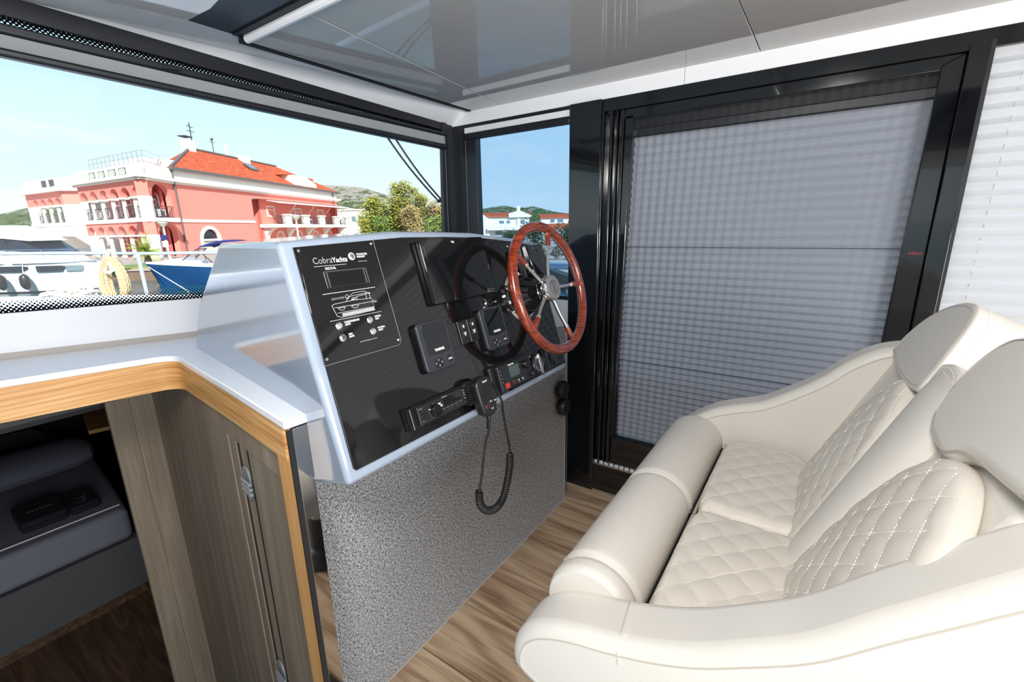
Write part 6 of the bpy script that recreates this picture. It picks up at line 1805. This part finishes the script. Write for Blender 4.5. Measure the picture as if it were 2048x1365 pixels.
for k, (x, y, r_, lb) in enumerate(((22.6, 13.4, 0.42, 'left of three round grey shrubs seen through the steering wheel'), (22.9, 12.65, 0.46, 'middle of three round grey shrubs seen through the steering wheel'), (23.2, 11.9, 0.42, 'right of three round grey shrubs seen through the steering wheel'))):
    tree(x, y, -0.35, r_ * 1.9, r_ * 2.0, 'leaf_grey', lb, 60 + k, 1500, 0.07, 'round_shrub', 8, 'round grey shrubs on the shore', False)

# ------------------------------------------------------------------ boats
yt = thing('motor_yacht', 'white motor yacht with dark wraparound windows moored across the water at the left', 'boat', (5.0, 31.0, -1.0))
YO = Vector((7.05, 28.15, 0)); YD = Vector((-0.472, 0.882, 0)); YN = Vector((-0.882, -0.472, 0))   # origin at the bow, astern, towards us
YD.normalize(); YN.normalize()
def yp(s, n, z):
    return YO + YD * s + YN * n + Z * z
sts = [(-0.12, 0.03, 0.10, 0.36), (0.5, 0.42, 0.16, 0.36), (1.4, 0.9, 0.55, 0.38), (3.0, 1.45, 1.05, 0.40), (6.0, 1.85, 1.55, 0.42), (10.0, 1.95, 1.7, 0.42), (14.0, 1.9, 1.7, 0.42)]
NC = 2.0
rings = []
for s, hb_, wb, zs in sts:
    rings.append([yp(s, NC - NC + hb_, zs), yp(s + 0.05, hb_ * 0.97, 0.0), yp(s + 0.2, wb * 0.98, -0.75), yp(s + 0.35, wb * 0.8, -1.2), yp(s + 0.35, -wb * 0.8, -1.2), yp(s + 0.2, -wb * 0.98, -0.75), yp(s + 0.05, -hb_ * 0.97, 0.0), yp(s, -hb_, zs)])
hull = MB().loft(rings).build('hull', 'far_yacht', yt, angle=40)
def side_strip(name, s0, s1, z0, z1, material, parent, off=0.02, n=10):
    def hb(s):
        for i in range(len(sts) - 1):
            if sts[i][0] <= s <= sts[i + 1][0]:
                t = (s - sts[i][0]) / (sts[i + 1][0] - sts[i][0])
                return sts[i][1] + (sts[i + 1][1] - sts[i][1]) * t
        return sts[-1][1]
    rr = []
    for k in range(n + 1):
        s = s0 + (s1 - s0) * k / n
        e = 0.12 * max(0, 1 - k / 1.0)
        rr.append([yp(s, hb(s) * 0.985 + off, z0 + e), yp(s, hb(s) * 0.995 + off, z1 - e * 0.3), yp(s, hb(s) - 0.1, z1 - e * 0.3), yp(s, hb(s) - 0.1, z0 + e)])
    return MB().loft(rr).build(name, material, parent, smooth=False)
side_strip('hull_window', 0.55, 1.12, -0.02, 0.24, 'pane_far', yt)
side_strip('hull_window', 1.15, 2.15, -0.02, 0.25, 'glass_dark', yt)
side_strip('hull_window', 2.45, 5.2, 0.0, 0.27, 'glass_dark', yt)
side_strip('boot_stripe', 0.3, 13.5, -0.98, -0.88, 'soft_black', yt, -0.02)
side_strip('rub_rail', 0.1, 13.8, 0.32, 0.38, 'steel', yt, 0.03)
def house_sec(s, hb_, z0, z1, k=0.86):
    return [yp(s, hb_, z0), yp(s, hb_ * k, z1), yp(s, -hb_ * k, z1), yp(s, -hb_, z0)]
MB().loft([house_sec(1.2, 0.55, 0.36, 0.48), house_sec(2.2, 1.05, 0.38, 0.85), house_sec(4.0, 1.35, 0.40, 0.95), house_sec(13.0, 1.45, 0.40, 0.95)]).build('coachroof', 'far_yacht', yt, angle=40)
MB().loft([house_sec(1.9, 0.8, 0.78, 0.84), house_sec(3.0, 1.05, 0.92, 1.38), house_sec(4.5, 1.2, 0.95, 1.62), house_sec(6.5, 1.25, 0.95, 1.66), house_sec(12.5, 1.3, 0.95, 1.5)]).build('wheelhouse_glass', 'glass_dark', yt, angle=40)
MB().loft([house_sec(2.5, 0.85, 1.36, 1.40), house_sec(3.6, 1.12, 1.50, 1.85), house_sec(5.0, 1.25, 1.62, 2.10), house_sec(8.0, 1.3, 1.64, 2.15), house_sec(12.8, 1.3, 1.50, 1.95)]).build('roof', 'far_yacht', yt, angle=40)
for s in (3.4, 5.0):
    MB().bar(yp(s, 1.19, 0.95), yp(s + 0.35, 1.10, 1.6), 0.05, 0.05).build('window_mullion', 'soft_black', yt)
MB().tube([yp(4.2, 1.30, 0.98), yp(5.6, 1.25, 1.22)], 0.022, 6).build('wiper', 'far_yacht', yt)
MB().tube([yp(0.0, 0.1, 0.40), yp(0.3, 0.35, 0.95), yp(2.0, 1.15, 0.98), yp(6.0, 1.85, 1.0), yp(13, 1.9, 1.0)], 0.018, 6).build('rail', 'steel', yt)
for s, n in ((0.8, 0.55), (1.8, 1.05), (3.2, 1.45), (5.0, 1.7), (7.0, 1.85)):
    MB().tube([yp(s, n, 0.38), yp(s, n, 0.98)], 0.013, 5).build('rail_post', 'steel', yt)
MB().lathe([(0.05, 2.1), (0.08, 2.4), (0.35, 2.45), (0.38, 2.6), (0.25, 2.8), (0.02, 2.85)], yp(6.6, 0, 0), Z, 16).build('radar_dome', 'far_yacht', yt)
MB().tube([yp(5.2, 0.3, 2.0), yp(5.1, 0.3, 2.9)], 0.02, 5).bar(yp(4.7, 0.3, 2.55), yp(6.2, 0.3, 2.55), 0.08, 0.06).build('mast', 'far_yacht', yt)
text('G NIMBUS', (yp(2.3, 1.27, 0), (-YD + YN * -0.30).normalized(), Z, YN), 0.0, 0.28, 0.085, 'print_grey', yt, squeeze=1.6)
for s, nf, lb in ((2.55, 1.42, 'dark fender hanging on the side of the white yacht, nearer its bow'), (3.45, 1.66, 'dark fender hanging on the side of the white yacht at the left edge')):
    fo = thing('fender', lb, 'fender', tuple(yp(s, nf, -0.3)), 'fenders of the white yacht')
    MB().lathe([(0.03, -0.62), (0.13, -0.52), (0.18, -0.40), (0.18, -0.12), (0.14, 0.0), (0.05, 0.06), (0.03, 0.10)], yp(s, nf, -0.16), Z, 14).build('body', 'black_plastic', fo)
    MB().tube([yp(s, nf, -0.08), yp(s, nf - 0.08, 0.4)], 0.015, 5).build('line', 'rope_white', fo)
bf = thing('bow_fender', 'pale blue ball fender behind the hanging rope coil', 'fender', (7.35, 28.0, 0.1))
MB().sphere((7.30, 27.55, 0.20), 0.30, 16, 10).build('ball', 'pane_far', bf)
MB().tube([(7.30, 27.55, 0.5), (7.2, 28.1, 0.7)], 0.03, 6).build('line', 'lcd', bf)

bb = thing('blue_boat', 'small blue-hulled motorboat with a white deck and navy canopy by the quay', 'boat', (11.0, 26.2, -1.0))
BO = Vector((8.78, 28.42, 0)); BDm = Vector((0.69, -0.724, 0)).normalized(); BNm = Vector((-0.724, -0.69, 0)).normalized()
def bp(s, n, z):
    return BO + BDm * s + BNm * n + Z * z
bst = [(0.0, 0.02, 0.10, 0.02), (0.7, 0.45, 0.08, 0.16), (1.6, 0.80, 0.03, 0.45), (3.0, 1.05, -0.06, 0.85), (5.0, 1.15, -0.16, 1.0), (7.5, 1.1, -0.18, 1.0)]
rings = []
for s, hb_, zs, wb in bst:
    k = min(1, s / 1.5)
    rings.append([bp(s, hb_, zs), bp(s + 0.15, hb_ * 0.93, zs - 0.28), bp(s + 0.45 - 0.1 * k, wb, -0.82), bp(s + 0.5, wb * 0.7, -1.2), bp(s + 0.5, -wb * 0.7, -1.2), bp(s + 0.45 - 0.1 * k, -wb, -0.82), bp(s + 0.15, -hb_ * 0.93, zs - 0.28), bp(s, -hb_, zs)])
MB().loft(rings).build('hull', 'boat_blue', bb, angle=40)
MB().loft([[bp(s, hb_ * 1.02, zs), bp(s, hb_ * 0.96, zs + 0.10), bp(s, -hb_ * 0.96, zs + 0.10), bp(s, -hb_ * 1.02, zs)] for s, hb_, zs, wb in bst]).build('gunwale', 'far_yacht', bb, angle=40)
MB().loft([[bp(s, w, z0), bp(s, w * 0.8, z0 + h_), bp(s, -w * 0.8, z0 + h_), bp(s, -w, z0)] for s, w, z0, h_ in ((0.6, 0.2, 0.1, 0.05), (1.3, 0.5, 0.1, 0.22), (2.0, 0.7, 0.06, 0.26), (2.6, 0.7, 0.02, 0.12))]).build('foredeck', 'far_yacht', bb, angle=50)
MB().loft([[bp(s, w, z0), bp(s, w * 0.8, z0 + h_), bp(s, -w * 0.8, z0 + h_), bp(s, -w, z0)] for s, w, z0, h_ in ((3.6, 0.6, -0.05, 0.12), (4.3, 0.75, -0.06, 0.34), (5.0, 0.8, -0.1, 0.30))]).build('engine_cover', 'far_yacht', bb, angle=50)
fr_ = MB()
for a, c in (((2.0, 0.6, 0.25), (2.7, 0.5, 0.78)), ((2.0, -0.6, 0.25), (2.7, -0.5, 0.78)), ((2.7, 0.5, 0.78), (2.7, -0.5, 0.78)), ((2.7, 0.5, 0.78), (3.4, 0.7, 0.1)), ((2.0, 0.6, 0.25), (2.0, -0.6, 0.25))):
    fr_.tube([bp(*a), bp(*c)], 0.025, 6)
fr_.build('windscreen_frame', 'iron', bb)
MB().loft([[bp(2.0, 0.58, 0.27), bp(2.68, 0.48, 0.76), bp(2.68, -0.48, 0.76), bp(2.0, -0.58, 0.27)], [bp(2.03, 0.58, 0.25), bp(2.71, 0.48, 0.74), bp(2.71, -0.48, 0.74), bp(2.03, -0.58, 0.25)]]).build('windscreen', 'glass', bb, smooth=False)
can = MB()
n = 9
rr = []
for k in range(n):
    t = k / (n - 1)
    s = 2.9 + 3.2 * t
    z = 0.90 + 0.30 * math.sin(PI * min(1, t * 1.2 + 0.02))
    rr.append([bp(s, 0.95, z - 0.12), bp(s, 0.6, z), bp(s, -0.6, z), bp(s, -0.95, z - 0.12), bp(s, -0.6, z - 0.05), bp(s, 0.6, z - 0.05)])
can.loft(rr).build('canopy', 'canvas_blue', bb, angle=60)
for a, c in (((4.6, 0.95, -0.05), (4.3, 0.95, 1.0)), ((5.1, 0.95, -0.05), (5.7, 0.95, 1.0)), ((5.7, 0.95, -0.05), (5.1, 0.95, 1.0)), ((3.2, 0.9, 0.0), (3.2, 0.95, 0.88))):
    MB().tube([bp(*a), bp(*c)], 0.025, 6).build('canopy_pole', 'steel', bb)
MB().loft([[bp(s, n_, z) for s, n_ in ((3.9, 0.5), (4.4, 0.5), (4.4, -0.5), (3.9, -0.5))] for z in (0.05, 0.75)]).build('seat_back', 'soft_black', bb, bevel=0.06)
ml = thing('mooring_line', 'taut white mooring line running from the blue boat down to the right', 'rope', tuple(bp(0.3, 0.1, 0.0)))
MB().tube([bp(0.15, 0.10, -0.05), bp(2.1, 2.1, -0.62), bp(3.4, 3.4, -1.0)], 0.022, 6).build('line', 'rope_white', ml)
